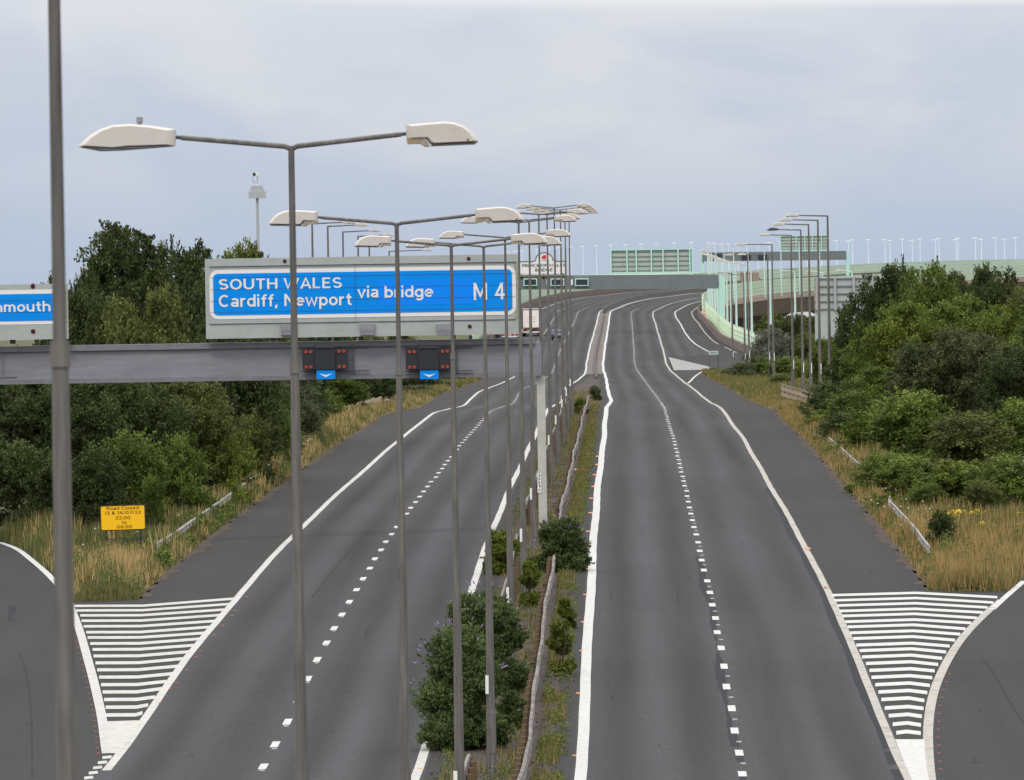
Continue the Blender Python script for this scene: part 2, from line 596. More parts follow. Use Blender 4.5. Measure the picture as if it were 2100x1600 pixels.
# ------------------------------------------------------------------ road materials
def asphalt(name, base, worn, track=0.5, scale=1.0, brown=0.0):
    m = bpy.data.materials.new(name)
    m.use_nodes = True
    nt = m.node_tree
    b = nt.nodes['Principled BSDF']
    b.inputs['Roughness'].default_value = 0.9
    b.inputs['Specular IOR Level'].default_value = 0.12
    uv = nt.nodes.new('ShaderNodeUVMap')
    uv.uv_map = 'road'

    def noise(sx, sy, detail, rough=0.55):
        mp = nt.nodes.new('ShaderNodeMapping')
        mp.inputs['Scale'].default_value = (sx, sy, 1)
        nt.links.new(uv.outputs[0], mp.inputs[0])
        n = nt.nodes.new('ShaderNodeTexNoise')
        n.inputs['Scale'].default_value = 1
        n.inputs['Detail'].default_value = detail
        n.inputs['Roughness'].default_value = rough
        nt.links.new(mp.outputs[0], n.inputs['Vector'])
        return n.outputs[0]

    def mth(op, a, bb):
        n = nt.nodes.new('ShaderNodeMath')
        n.operation = op
        for i, v in enumerate((a, bb)):
            if isinstance(v, (int, float)):
                n.inputs[i].default_value = v
            else:
                nt.links.new(v, n.inputs[i])
        return n.outputs[0]
    sp = nt.nodes.new('ShaderNodeSeparateXYZ')
    nt.links.new(uv.outputs[0], sp.inputs[0])
    # wheel paths: two per 3.65 m lane
    wob = mth('MULTIPLY', mth('SUBTRACT', noise(0.02, 0.006, 2), 0.5), 0.7)
    ph = mth('MULTIPLY', mth('ADD', sp.outputs[0], wob), 2 * math.pi / 1.825)
    wave = mth('MULTIPLY', mth('COSINE', ph, 0.0), 0.5)
    fac = mth('ADD', mth('MULTIPLY', wave, track * 0.55), mth('MULTIPLY', mth('SUBTRACT', noise(0.75, 0.012, 3), 0.5), track * 1.5))
    fac = mth('ADD', fac, mth('MULTIPLY', mth('SUBTRACT', noise(0.25, 0.02, 4), 0.5), 0.45))
    fac = mth('ADD', fac, 0.5)
    mx = nt.nodes.new('ShaderNodeMix')
    mx.data_type = 'RGBA'
    mx.inputs[6].default_value = (*base, 1)
    mx.inputs[7].default_value = (*worn, 1)
    nt.links.new(fac, mx.inputs[0])
    gr = mth('ADD', mth('MULTIPLY', mth('SUBTRACT', noise(20, 1.5, 3, 0.8), 0.5), 1.15), 1.0)
    seam = nt.nodes.new('ShaderNodeMapRange')   # laid lengths differ a little
    nt.links.new(noise(0.0, 0.035, 1), seam.inputs[0])
    seam.inputs[1].default_value, seam.inputs[2].default_value = 0.46, 0.52
    seam.inputs[3].default_value, seam.inputs[4].default_value = 0.965, 1.03
    g2 = mth('MULTIPLY', gr, seam.outputs[0])
    # sparse dark cracks and tar patches
    cr = nt.nodes.new('ShaderNodeMapRange')
    nt.links.new(noise(2.4, 0.22, 5, 0.65), cr.inputs[0])
    cr.inputs[1].default_value, cr.inputs[2].default_value = 0.30, 0.36
    cr.inputs[3].default_value, cr.inputs[4].default_value = 0.62, 1.0
    g3 = mth('MULTIPLY', g2, cr.outputs[0])
    vmn = nt.nodes.new('ShaderNodeVectorMath')
    vmn.operation = 'SCALE'
    nt.links.new(mx.outputs[2], vmn.inputs[0])
    nt.links.new(g3, vmn.inputs['Scale'])
    nt.links.new(vmn.outputs[0], b.inputs['Base Color'])
    _mats[name] = m
    return m


A_LANE = asphalt('lane_asphalt', (0.0305, 0.0295, 0.0295), (0.064, 0.0625, 0.0645), 0.95)
A_SHLD = asphalt('shoulder_asphalt', (0.034, 0.0315, 0.030), (0.048, 0.045, 0.043), 0.25)
A_SLIP = asphalt('slip_asphalt', (0.032, 0.031, 0.030), (0.047, 0.045, 0.0435), 0.3)
A_MED = asphalt('median_paving', (0.050, 0.038, 0.033), (0.088, 0.070, 0.061), 0.25)
A_MED2 = asphalt('median_concrete', (0.13, 0.11, 0.098), (0.18, 0.155, 0.14), 0.25)
PAINT = mat('road_paint', (0.45, 0.43, 0.40), 0.7, spec=0.1, var=0.12, scale=1.2, col2=(0.34, 0.32, 0.29), low=0.52, high=0.8)
PAINT_OLD = mat('worn_road_paint', (0.38, 0.35, 0.31), 0.8, spec=0.1, var=0.16, scale=1.5, col2=(0.25, 0.23, 0.20), low=0.5, high=0.75)
PAINT_NEW = mat('fresh_road_paint', (0.485, 0.47, 0.45), 0.7, spec=0.1, var=0.12, scale=1.5)
TAR = mat('tar_seal', (0.030, 0.030, 0.033), 0.85, var=0.1, scale=3, spec=0.08)
RED_PAINT = mat('red_survey_paint', (0.34, 0.07, 0.06), 0.8)
ORANGE_PAINT = mat('orange_survey_paint', (0.75, 0.22, 0.08), 0.6)

# ------------------------------------------------------------------ measured edges
SL_IN = [G(px, py) for px, py in ((1538.6, 734), (1512, 724), (1483, 710.5), (1462, 699), (1449, 686), (1436, 668.6), (1419.5, 646))]
SL_MID = [G(px, py) for px, py in ((1540, 747), (1512, 739), (1483, 732), (1455, 722), (1420.5, 701), (1411, 691), (1397.6, 668.6), (1386, 649.5))]
o3 = sorted((d, o) for o, d in SL_IN)
o2 = sorted((d, o) for o, d in SL_MID)
_o3 = pchip([x[0] for x in o3] + [1500, 2100], [x[1] for x in o3] + [13.2, 12.2])
_o2 = pchip([x[0] for x in o2] + [1500, 2100], [x[1] for x in o2] + [10.9, 10.7])
D3, D2 = o3[0][0], o2[0][0]


def offS3(d):
    d = np.asarray(d, float)
    return np.where(d < D3, _o3(np.full_like(d, D3)) + (D3 - d) * 0.05, _o3(d))


def offS2(d):
    d = np.asarray(d, float)
    return np.where(d < D2, _o2(np.full_like(d, D2)) + (D2 - d) * 0.05, _o2(d))


def outR(d):
    d = np.asarray(d, float)
    w = sstep(868, 878, d)
    return np.where(d < 241.4, 42.0, 10.4 * (1 - w) + (offS3(d) + 1.0) * w)


def outL(d):
    d = np.asarray(d, float)
    a = L0(d) - 10.35 - 3.7 * sstep(780, 1000, d) * 1.0
    return np.where(d < 243.4, -45.0, a)


# edges of the two slip roads beyond the gores
EL = [G(x, y) for x, y in ((145, 1240), (125, 1208), (100, 1180), (61, 1146), (32, 1125), (0, 1113))]
dl = (EL[-1][0] - EL[-2][0], EL[-1][1] - EL[-2][1])
EL += [(EL[-1][0] + dl[0] * k, EL[-1][1] + dl[1] * k * 0.95) for k in (2, 5, 9)]
ER = [G(x, y) for x, y in ((2020, 1262), (2035, 1250), (2062, 1225), (2100, 1190))]
dl = (ER[-1][0] - ER[-2][0], ER[-1][1] - ER[-2][1])
ER += [(ER[-1][0] + dl[0] * k, ER[-1][1] + dl[1] * k * 0.9) for k in (1, 3, 6, 10)]


def offEL(d):
    q = sorted((b, a) for a, b in EL)
    return np.interp(d, [x[0] for x in q], [x[1] for x in q], left=-12.0, right=-200.0)


def offER(d):
    q = sorted((b, a) for a, b in ER)
    return np.interp(d, [x[0] for x in q], [x[1] for x in q], left=9.0, right=200.0)


# ------------------------------------------------------------------ ground
def T(off, d):
    """Ground height (world z)."""
    off, d = np.asarray(off, float), np.asarray(d, float)
    base = H + fz(np.minimum(d, 1400)) + lat(np.clip(off, -17, 17), np.minimum(d, 1200)) - 0.07
    oR, oL = outR(d), outL(d)
    outd = np.maximum(off - oR, oL - off)
    bump = 0.24 * sstep(0.0, 1.4, outd) * (1 - sstep(760, 840, d))
    bump = bump + 0.25 * sstep(3, 8, outd) * (1 - sstep(700, 800, d))
    slip = np.minimum(sstep(0.25, 1.3, off - offEL(d)), sstep(0.25, 1.3, offER(d) - off))
    z = base + bump * slip
    w = sstep(0, 22, outd) * sstep(900, 1250, d)
    w = np.maximum(w, sstep(1290, 1340, d))
    return z * (1 - w) + (H - 14.0) * w


def Tz(x, y):
    o, d = od(x, y)
    return float(T(np.array([o]), np.array([d]))[0])


GRASS_G = mat('verge_soil', (0.048, 0.060, 0.020), 0.95, var=0.25, scale=0.5, col2=(0.095, 0.082, 0.036), low=0.42, high=0.6)
dg_ = np.unique(np.concatenate([np.arange(-55, 236, 6.0), [239.5, 241.2, 242.2, 243.2, 244.2], np.arange(246, 300, 2.0), np.arange(300, 700, 5.0), np.arange(700, 1340, 10.0), np.arange(1340, 2060, 40.0)]))
og_ = np.unique(np.concatenate([[-320, -220, -150, -100, -75, -60], np.arange(-50, -26, 3.0), np.arange(-26, -9, 0.5), np.arange(-9, 9, 3.0),
                                np.arange(9, 24, 0.5), np.arange(24, 46, 3.0), [50, 60, 75, 100, 150, 220, 320]]))
DD, OO = np.meshgrid(dg_, og_, indexing='ij')
nxx, nyy = nrm(DD)
gv = np.stack([fx(DD) + OO * nxx, DD + OO * nyy, T(OO, DD)], -1).reshape(-1, 3)
nn = len(og_)
gf = [(i * nn + j, i * nn + j + 1, (i + 1) * nn + j + 1, (i + 1) * nn + j) for i in range(len(dg_) - 1) for j in range(nn - 1)]
gm = MB()
gm.v, gm.f = gv.tolist(), gf
tag(gm.build('ground', GRASS_G), kind='structure')
FARG = mat('far_ground', (0.10, 0.11, 0.06), 0.95, var=0.2, scale=0.02, col2=(0.16, 0.15, 0.10))
fgm = MB()
fgm.add([(-2450, -400, H - 15.2), (2450, -400, H - 15.2), (2450, 2400, H - 15.2), (-2450, 2400, H - 15.2)], [(0, 1, 2, 3)])
tag(fgm.build('plain', FARG), kind='structure')
SEA = mat('estuary_water', (0.20, 0.21, 0.21), 0.25, spec=0.5, bump=0.2, scale=0.05)
wm = MB()
wm.add([(-2450, 2400, H - 15.6), (2450, 2400, H - 15.6), (2450, 4950, H - 15.6), (-2450, 4950, H - 15.6)], [(0, 1, 2, 3)])
tag(wm.build('water', SEA), kind='structure')

# ------------------------------------------------------------------ carriageways
dA = drange(-55, DEND - 30)
dnear = dA[dA <= 2000]
band('westbound_carriageway', dnear, L0(dnear) - 7.45 - 3.65 * sstep(840, 960, dnear), L0(dnear) + 0.18, 0, A_LANE, cols=6)
band('eastbound_carriageway', dnear, -0.18, 7.45 + (offS2(dnear) - 7.3) * sstep(872, 900, dnear), 0, A_LANE, cols=6)
d1 = drange(243.5, DEND - 40)
band('westbound_hard_shoulder', d1, outL(d1), L0(d1) - 7.45 - 3.65 * sstep(840, 960, d1), 0.0, A_SHLD, cols=2)
d1 = drange(241.5, 2000)
band('eastbound_hard_shoulder', d1, 7.45 + (offS2(d1) - 7.3) * sstep(872, 900, d1), outR(d1), 0.0, A_SHLD, cols=2)
d1 = np.unique(np.concatenate([np.arange(-55, 241.5, 5.0), [241.5]]))
band('eastbound_slip_road', d1, 7.45, 42, 0.0, A_SLIP, cols=8)
d1 = np.unique(np.concatenate([np.arange(-55, 243.5, 5.0), [243.5]]))
band('westbound_slip_road', d1, -45, L0(d1) - 7.45, 0.0, A_SLIP, cols=8)
d1 = drange(-55, 815)
band('median_strip', d1, L0(d1) + 0.80, -0.72, 0.0, A_MED, cols=3)
band('median_edge', d1, -0.72, -0.18, 0.0, A_SHLD)
band('median_edge', d1, L0(d1) + 0.18, L0(d1) + 0.80, 0.0, A_SHLD)
d1 = drange(815, 2000)
band('median_strip', d1, L0(d1) + 0.18, -0.18, 0.0, A_MED2, cols=3)


def poly_band(name, A, B, dz, m):
    """A strip between two polylines of (offset, distance)."""
    def rs(Q, n):
        Q = np.asarray(Q, float)
        t = np.concatenate([[0], np.cumsum(np.hypot(*np.diff(Q, axis=0).T))])
        u = np.linspace(0, t[-1], n)
        return np.stack([np.interp(u, t, Q[:, 0]), np.interp(u, t, Q[:, 1])], -1)
    n = 40
    a, b = rs(A, n), rs(B, n)
    k = 5
    v, uv = [], []
    for j in range(k):
        q = a + (b - a) * j / (k - 1)
        v.append(S(q[:, 0], q[:, 1], dz))
        uv.append(q)
    v = np.stack(v, 1).reshape(-1, 3)
    uv = np.stack(uv, 1).reshape(-1, 2)
    me = bpy.data.meshes.new(name)
    me.from_pydata(v.tolist(), [], [(i * k + j, i * k + j + 1, (i + 1) * k + j + 1, (i + 1) * k + j) for i in range(n - 1) for j in range(k - 1)])
    ul = me.uv_layers.new(name='road')
    li = np.empty(len(me.loops), int)
    me.loops.foreach_get('vertex_index', li)
    ul.data.foreach_set('uv', uv[li].ravel())
    me.materials.append(m)
    o = bpy.data.objects.new(name, me)
    C.objects.link(o)
    o['kind'] = 'structure'
    return o


# slip roads beyond the two gores
ELo = [(o - 9.5, d - 3 + 2.5 * i) for i, (o, d) in enumerate(EL)]
ELo[0] = (ELo[0][0], EL[0][1])
poly_band('westbound_slip_road', [(o + 0.4, d) for o, d in EL], ELo, 0.0, A_SLIP)
poly_band('eastbound_slip_road', [(o - 0.4, d) for o, d in ER], [(o + 9.5, d - 2) for o, d in ER], 0.0, A_SLIP)
# slip leaving beyond the far nose
S1P = [G(1372, 733), G(1415, 743), G(1456, 753), G(1500, 762)]
S1P += [(S1P[-1][0] + 3, S1P[-1][1] - 50), (S1P[-1][0] + 8, S1P[-1][1] - 130)]
s3d = [d for d in np.linspace(960, 690, 14)]
S3P = [(float(offS3(np.array([d]))[0]) + 1.0, d) for d in s3d]
poly_band('eastbound_slip_road', S1P, S3P, 0.012, A_SLIP)

# ------------------------------------------------------------------ markings
rng = np.random.default_rng(4)


def wob(d, amp=0.016):
    return amp * (np.sin(d * 0.11) + np.sin(d * 0.047 + 1.3) + 0.35 * np.sin(d * 0.6 + 2))


def line(name, d, off, w, m, dz=0.008):
    d = np.asarray(d, float)
    off = np.broadcast_to(off, d.shape) + wob(d) * np.clip(d / 250, 0.5, 1.2)
    band(name, d, off - w / 2, off + w / 2, dz, m, uvs=False)


dl_ = np.unique(np.concatenate([np.arange(-50, 900, 2.5), np.arange(900, 1995, 5.0)]))
line('edge_line', dl_, 0.0, 0.27, PAINT_NEW)
line('edge_line', dl_[dl_ > 150], L0(dl_[dl_ > 150]), 0.22, PAINT)
line('edge_line', dl_[dl_ <= 150], L0(dl_[dl_ <= 150]), 0.22, PAINT)
line('edge_line', dl_[(dl_ > 176)], 7.3, 0.21, PAINT_OLD)
band('tar_seam', dl_[(dl_ > 120) & (dl_ < 330)], 7.3 - 0.30 + wob(dl_[(dl_ > 120) & (dl_ < 330)] * 2.2, 0.03), 7.3 - 0.10, 0.004, TAR, uvs=False)
dd = dl_[(dl_ > 178) & (dl_ < 905)]
line('edge_line', dd, L0(dd) - 7.3, 0.22, PAINT)
dd = dl_[dl_ > 900]
line('edge_line', dd, L0(dd) - 10.95, 0.18, PAINT)
dd = dl_[dl_ > D2]
line('edge_line', dd, offS2(dd), 0.22, PAINT)
dd = dl_[dl_ > D3 - 40]
line('edge_line', dd, offS3(dd), 0.16, PAINT_OLD)
# tar seam beside the lane dashes
dd = np.arange(140, 262, 1.2)
band('tar_seam', dd, 3.65 - 0.17 + wob(dd * 3, 0.05), 3.65 - 0.01 + wob(dd * 2.3, 0.05), 0.004, TAR, uvs=False)


def dashes(name, lane, d0, d1, mod, ln, w, m, skip=()):
    mb = MB()
    d = d0
    k = 0
    while d < d1:
        if k not in skip:
            jit = float(rng.normal(0, 0.015))
            dd = np.linspace(d, d + ln, 3)
            o = lane(dd) + jit
            a, b = S(o - w / 2, dd, 0.008), S(o + w / 2, dd, 0.008)
            v = np.concatenate([a, b])
            mb.add(v.tolist(), [(0, 3, 4, 1), (1, 4, 5, 2)])
        d += mod
        k += 1
    return tag(mb.build(name, m), kind='structure')


dA1 = G(1528, 1593)[1]
dB1 = G(1469, 1301)[1]
MOD = (dB1 - dA1) / 7.0
dashes('lane_dashes', lambda d: 3.65 + 0 * d, dA1 - 25 * MOD, 1400, MOD, MOD * 0.26, 0.19, PAINT_NEW)
dashes('lane_dashes', lambda d: L0(d) - 3.65, G(520, 1579)[1] - 25 * MOD, 1400, MOD, MOD * 0.26, 0.19, PAINT_NEW)
dashes('lane_dashes', lambda d: L0(d) - 7.3, 905, 1400, MOD, MOD * 0.4, 0.17, PAINT)
# studs between the dashes
sm = MB()
for k in range(60):
    for lane in (lambda d: 3.65, lambda d: float(L0(np.array([d]))[0]) - 3.65):
        d = dA1 + MOD * (k + 0.62)
        if rng.random() < 0.8:
            p = S1(lane(d) + 0.04, d, 0.012)
            sm.box(p, (0.12, 0.16, 0.025))
tag(sm.build('road_studs', PAINT), kind='structure')


def gpoly(pts, dz=0.009):
    q = np.array([G(x, y) for x, y in pts])
    return S(q[:, 0], q[:, 1], dz)


def bar(mb, pts, th):
    """A painted bar along photo points, th pixels tall there, laid on the road."""
    a = gpoly([(x, y - th / 2) for x, y in pts])
    b = gpoly([(x, y + th / 2) for x, y in pts])
    n = len(pts)
    mb.add(np.concatenate([a, b]).tolist(), [(i, i + 1, n + i + 1, n + i) for i in range(n - 1)])


Z5 = 2.4614
yl = [722, 745, 770, 797, 825, 855, 882, 912, 942, 975, 1010, 1045, 1082, 1120, 1157, 1195, 1234, 1273]
xl = [355, 385, 405, 412, 422, 435, 442, 455, 467, 472, 482, 490, 500, 510, 518, 525, 533, 535]
yr = [685, 712, 740, 768, 798, 828, 858, 888, 920, 953, 988, 1026, 1064, 1103, 1140, 1182, 1222, 1262]
xr = [1185, 1165, 1138, 1113, 1085, 1060, 1035, 1008, 980, 950, 920, 890, 860, 825, 800, 765, 728, 697]
mb = MB()
for i in range(18):
    th = (11.5 + 6.5 * i / 17) / Z5
    xm = 720 - 2.0 * i
    if xm < xl[i] + 20:
        xm = (xl[i] + xr[i]) / 2
    xe = xr[i] + 22 * (i / 17) ** 1.5
    bar(mb, [(xl[i] / Z5, yl[i] / Z5 + 950), (xm / Z5, (yl[i] - 1) / Z5 + 950), (xe / Z5, yr[i] / Z5 + 950)], th)
v = gpoly([(535 / Z5, 1305 / Z5 + 950), (716 / Z5, 1300 / Z5 + 950), (672 / Z5, 1375 / Z5 + 950), (604 / Z5, 1466 / Z5 + 950), (538 / Z5, 1466 / Z5 + 950)], 0.011)
mb.add(v.tolist(), [(0, 4, 3, 2, 1)])
for k, (x, y) in enumerate(((540, 1486), (517, 1512), (493, 1538), (471, 1564), (448, 1589), (422, 1615), (395, 1641), (366, 1668), (335, 1696))):
    bar(mb, [((x - 23) / Z5, y / Z5 + 950 + 1), ((x + 23) / Z5, y / Z5 + 950 - 1)], 14 / Z5)
tag(mb.build('gore_hatching', PAINT), kind='structure')
lx = [(355, 722), (400, 840), (440, 980), (480, 1130), (515, 1290), (530, 1400), (540, 1466)]


def gline(name, pts, wpx, m, dz=0.0095, ext=None):
    """A painted line following photo points (already in photo pixels), width in metres."""
    q = np.array([G(x, y) for x, y in pts])
    if ext is not None:
        q = np.concatenate([q, ext])
    t = np.concatenate([[0], np.cumsum(np.hypot(*np.diff(q, axis=0).T))])
    u = np.linspace(0, t[-1], max(12, int(t[-1] / 2)))
    fo, fd = pchip(t, q[:, 0]), pchip(t, q[:, 1])
    o, d = fo(u), fd(u)
    to, td = np.gradient(o), np.gradient(d)
    L = np.hypot(to, td)
    no, nd = td / L, -to / L
    a = S(o - no * wpx / 2, d - nd * wpx / 2, dz)
    b = S(o + no * wpx / 2, d + nd * wpx / 2, dz)
    n = len(o)
    mb = MB().add(np.concatenate([a, b]).tolist(), [(i, i + 1, n + i + 1, n + i) for i in range(n - 1)])
    return tag(mb.build(name, m), kind='structure')


gline('edge_line', [(x / Z5, y / Z5 + 950) for x, y in lx], 0.24, PAINT)
gline('edge_line', [(145, 1240), (125, 1208), (100, 1180), (61, 1146), (32, 1125), (0, 1113)], 0.22, PAINT_NEW)
LH = [(752, 668), (768, 694), (780, 720), (793, 748), (806, 773), (820, 802), (832, 828), (846, 858), (860, 887), (876, 920), (893, 948), (905, 980),
      (925, 1013), (943, 1048), (953, 1083), (972, 1120), (988, 1157), (1003, 1195), (1020, 1238), (1040, 1277), (1060, 1320), (1078, 1363)]
RH = [(1588, 678), (1568, 705), (1540, 730), (1516, 755), (1486, 783), (1457, 808), (1428, 838), (1402, 865), (1375, 895), (1348, 925), (1330, 955),
      (1310, 987), (1290, 1018), (1272, 1050), (1260, 1085), (1248, 1124), (1235, 1160), (1220, 1200), (1216, 1240), (1208, 1280), (1203, 1324), (1202, 1365)]
mb = MB()
for i in range(22):
    th = (12 + 7.5 * i / 21) / Z5
    xm = 1180 - 2.3 * i
    bar(mb, [(LH[i][0] / Z5 + 1400, LH[i][1] / Z5 + 950), (xm / Z5 + 1400, (LH[i][1] - 12 + 0.25 * i) / Z5 + 950), (RH[i][0] / Z5 + 1400, RH[i][1] / Z5 + 950)], th)
pts = [(1072, 1396), (1220, 1396), (1226, 1480), (1232, 1540), (1243, 1600), (1262, 1690), (1280, 1800), (1250, 1800), (1200, 1690), (1156, 1600), (1126, 1530), (1098, 1460)]
v = gpoly([(x / Z5 + 1400, y / Z5 + 950) for x, y in pts], 0.011)
mb.add(v.tolist(), [(0, 1, 2, 11), (11, 2, 3, 10), (10, 3, 4, 9), (9, 4, 5, 8), (8, 5, 6, 7)])
tag(mb.build('gore_hatching', PAINT_NEW), kind='structure')
rl = [(1610, 690), (1530, 760), (1440, 850), (1365, 950), (1310, 1050), (1270, 1150), (1248, 1250), (1239, 1350), (1240, 1450), (1252, 1600), (1275, 1740)]
gline('edge_line', [(x / Z5 + 1400, y / Z5 + 950) for x, y in rl], 0.24, PAINT_OLD)
gline('edge_line', [(2035, 1250), (2062, 1225), (2100, 1192)], 0.2, PAINT_NEW)
line('edge_line', np.arange(-50, 179, 2.5), 7.3, 0.2, PAINT_OLD)
# far nose: solid white patch and its lower edge line
mb = MB()
v = gpoly([(1371, 733), (1456, 753), (1440, 759.5), (1382, 760)], 0.03)
mb.add(v.tolist(), [(0, 1, 2, 3)])
tag(mb.build('gore_hatching', mat('nose_paint', (0.27, 0.26, 0.25), 0.9, spec=0.1, var=0.3, scale=0.7)), kind='structure')
gline('edge_line', [(1456, 754), (1440, 763), (1425, 773), (1410, 787)], 0.22, PAINT, dz=0.03)
mb = MB()
for x, y in ((1425, 732.5), (1436, 735.2), (1447, 738), (1459, 741), (1473, 744.6), (1486, 747.4), (1500, 751), (1515, 755)):
    bar(mb, [(x - 2.2, y), (x + 2.2, y + 0.6)], 1.6)
tag(mb.build('lane_dashes', PAINT), kind='structure')
# cracks and a patch in the old surfacing
for pts_, w_ in (([(14, 1290), (38, 1335), (58, 1400), (64, 1470), (66, 1600)], 0.05), ([(2018, 1352), (2045, 1392), (2062, 1425), (2090, 1470), (2110, 1500)], 0.06),
                 ([(748, 1306), (757, 1284)], 0.05), ([(1253, 1217), (1254, 1232)], 0.04),
                 ([(1390, 1215), (1391, 1240)], 0.04), ([(640, 1225), (700, 1150), (745, 1095)], 0.03), ([(1880, 1560), (1560, 1010)], 0.02)):
    gline('tar_seam', pts_, w_, TAR, dz=0.004)
mb = MB()
v = gpoly([(17, 1243), (33, 1243), (35, 1273), (18, 1273)], 0.004)
mb.add(v.tolist(), [(0, 1, 2, 3)])
tag(mb.build('tar_patch', mat('patch_asphalt', (0.026, 0.026, 0.030), 0.9, spec=0.1, var=0.1)), kind='structure')
# red survey ticks
mb = MB()
for k in range(24):
    y = 800 + (1465 - 800) * (k / 23) ** 0.93
    x = np.interp(y, [722, 840, 980, 1130, 1290, 1400, 1466], [355, 400, 440, 480, 515, 530, 540]) - 30 - 14 * k / 23
    bar(mb, [((x - 6) / Z5, y / Z5 + 950), ((x + 6) / Z5, y / Z5 + 950)], 1.1)
for k in range(13):
    y = 1065 + k * 40
    x = np.interp(y, [1050, 1150, 1250, 1350, 1450, 1600], [1315, 1275, 1253, 1245, 1245, 1257]) + 38 + k
    bar(mb, [((x - 8) / Z5 + 1400, y / Z5 + 950), ((x + 8) / Z5 + 1400, y / Z5 + 950)], 1.1)
for y, x in ((675, 1247), (745, 1188), (770, 1170), (820, 1125), (868, 1080), (950, 1012), (980, 990), (1045, 942), (1108, 890), (1141, 858), (1174, 835), (1212, 806), (1428, 628)):
    bar(mb, [((x - 7) / Z5, y / Z5 + 950), ((x + 7) / Z5, y / Z5 + 950)], 1.5)
tag(mb.build('survey_marks', RED_PAINT), kind='structure')
mb = MB()
for y, x in ((1550, 1178), (1422, 1185), (1335, 1192), (1276, 1196), (1220, 1200), (1167, 1205), (1124, 1204), (1090, 1206), (1052, 1211), (1022, 1212), (998, 1217), (974, 1220), (953, 1225), (936, 1226)):
    bar(mb, [(x - 4, y), (x + 4, y)], 2.0)
bar(mb, [(1178, 963), (1200, 964)], 3.0)
bar(mb, [(857, 1577), (866, 1577)], 3.0)
tag(mb.build('survey_marks', ORANGE_PAINT), kind='structure')

# ------------------------------------------------------------------ sweeps along the road
def sweep(mb, prof, d, off, dz=0.0, close=True):
    """A closed profile of (across, up) carried along course distances d at offset OFF(d)."""
    d = np.asarray(d, float)
    off = np.broadcast_to(off, d.shape).astype(float)
    n, k = len(d), len(prof)
    v = np.stack([S(off + p[0], d, dz) + np.array([0, 0, p[1]]) for p in prof], 1).reshape(-1, 3)
    fs = [(i * k + j, i * k + (j + 1) % k, (i + 1) * k + (j + 1) % k, (i + 1) * k + j) for i in range(n - 1) for j in range(k)]
    fs += [tuple(range(k)), tuple((n - 1) * k + j for j in range(k - 1, -1, -1))]
    return mb.add(v.tolist(), fs)


def rectp(w0, w1, z0, z1):
    return [(w0, z0), (w1, z0), (w1, z1), (w0, z1)]


STEEL = mat('weathered_steel', (0.105, 0.098, 0.090), 0.6, metal=0.25, var=0.2, scale=1.2, col2=(0.17, 0.155, 0.14), stretch=(6, 6, 0.5))
STEEL_D = mat('dark_steel', (0.085, 0.085, 0.092), 0.55, metal=0.3, var=0.15, scale=2)
GALV = mat('galvanised_steel', (0.26, 0.26, 0.27), 0.5, metal=0.4, var=0.15, scale=2)
SHELL = mat('lantern_shell', (0.56, 0.51, 0.465), 0.5, var=0.03, scale=1.5, col2=(0.44, 0.385, 0.335), low=0.48, high=0.85)
GEAR = mat('lantern_gear_cover', (0.30, 0.25, 0.19), 0.7, var=0.2, scale=5, col2=(0.34, 0.22, 0.06), low=0.5, high=0.62)
BOWL = mat('lantern_bowl', (0.10, 0.095, 0.09), 0.35)
WHITE_P = mat('white_plate', (0.72, 0.72, 0.70), 0.5)
BLACK_T = mat('black_lettering', (0.03, 0.03, 0.03), 0.6)

# ------------------------------------------------------------------ lanterns and lamp columns
LSHELL = [(0.0, 0.125), (0.18, 0.135), (0.36, 0.140), (0.46, 0.125), (0.55, 0.088), (0.61, 0.040), (0.65, -0.015), (0.67, -0.055), (0.66, -0.066),
          (0.24, -0.066), (0.215, -0.056), (0.19, -0.02), (0.165, 0.0), (0.0, 0.0)]
LGEAR = [(0.004, -0.004), (0.160, -0.004), (0.182, -0.025), (0.205, -0.062), (0.215, -0.082), (0.170, -0.084), (0.150, -0.066), (0.120, -0.052), (0.006, -0.052)]
LBOWL = [(0.222, -0.068), (0.655, -0.068), (0.640, -0.082), (0.235, -0.082)]
LONG = [(0.0, 0.115), (0.20, 0.145), (0.42, 0.160), (0.60, 0.145), (0.72, 0.10), (0.82, 0.035), (0.90, -0.045), (0.905, -0.06), (0.60, -0.075), (0.44, -0.055), (0.0, -0.035)]
LONGB = [(0.02, -0.04), (0.44, -0.06), (0.60, -0.08), (0.88, -0.064), (0.70, -0.095), (0.50, -0.085)]


def lantern(parent, side, at, tilt, long=False, scale=1.0):
    def X(o):
        return [((p[0] * scale), p[1] * scale) for p in o]
    mb = MB()
    mb.prism(X(LONG if long else LSHELL), -0.135 * scale, 0.135 * scale, inset=0.16)
    sh = mb.build('lantern', SHELL, parent)
    sh.location = at
    sh.rotation_euler = (0, 0, 0 if side > 0 else math.pi)
    sh.rotation_euler = Matrix.Rotation(-tilt * side, 4, 'Y').to_euler() if side > 0 else (Matrix.Rotation(-tilt * side, 4, 'Y') @ Matrix.Rotation(math.pi, 4, 'Z')).to_euler()
    if long:
        MB().prism(X(LONGB), -0.11 * scale, 0.11 * scale).build('bowl', BOWL, sh)
        MB().tube([(0.34, 0, 0.155), (0.34, 0, 0.175), (0.34, 0, 0.18), (0.34, 0, 0.225)], [0.024, 0.024, 0.034, 0.032], 8).build('photocell', GALV, sh)
    else:
        MB().prism(X(LGEAR), -0.12 * scale, 0.12 * scale).build('gear_cover', GEAR, sh)
        MB().prism(X(LBOWL), -0.12 * scale, 0.12 * scale).build('bowl', BOWL, sh)
        MB().box((0.57 * scale, -0.136 * scale, -0.035 * scale), (0.022, 0.012, 0.022)).build('catch', GEAR, sh)
    return sh


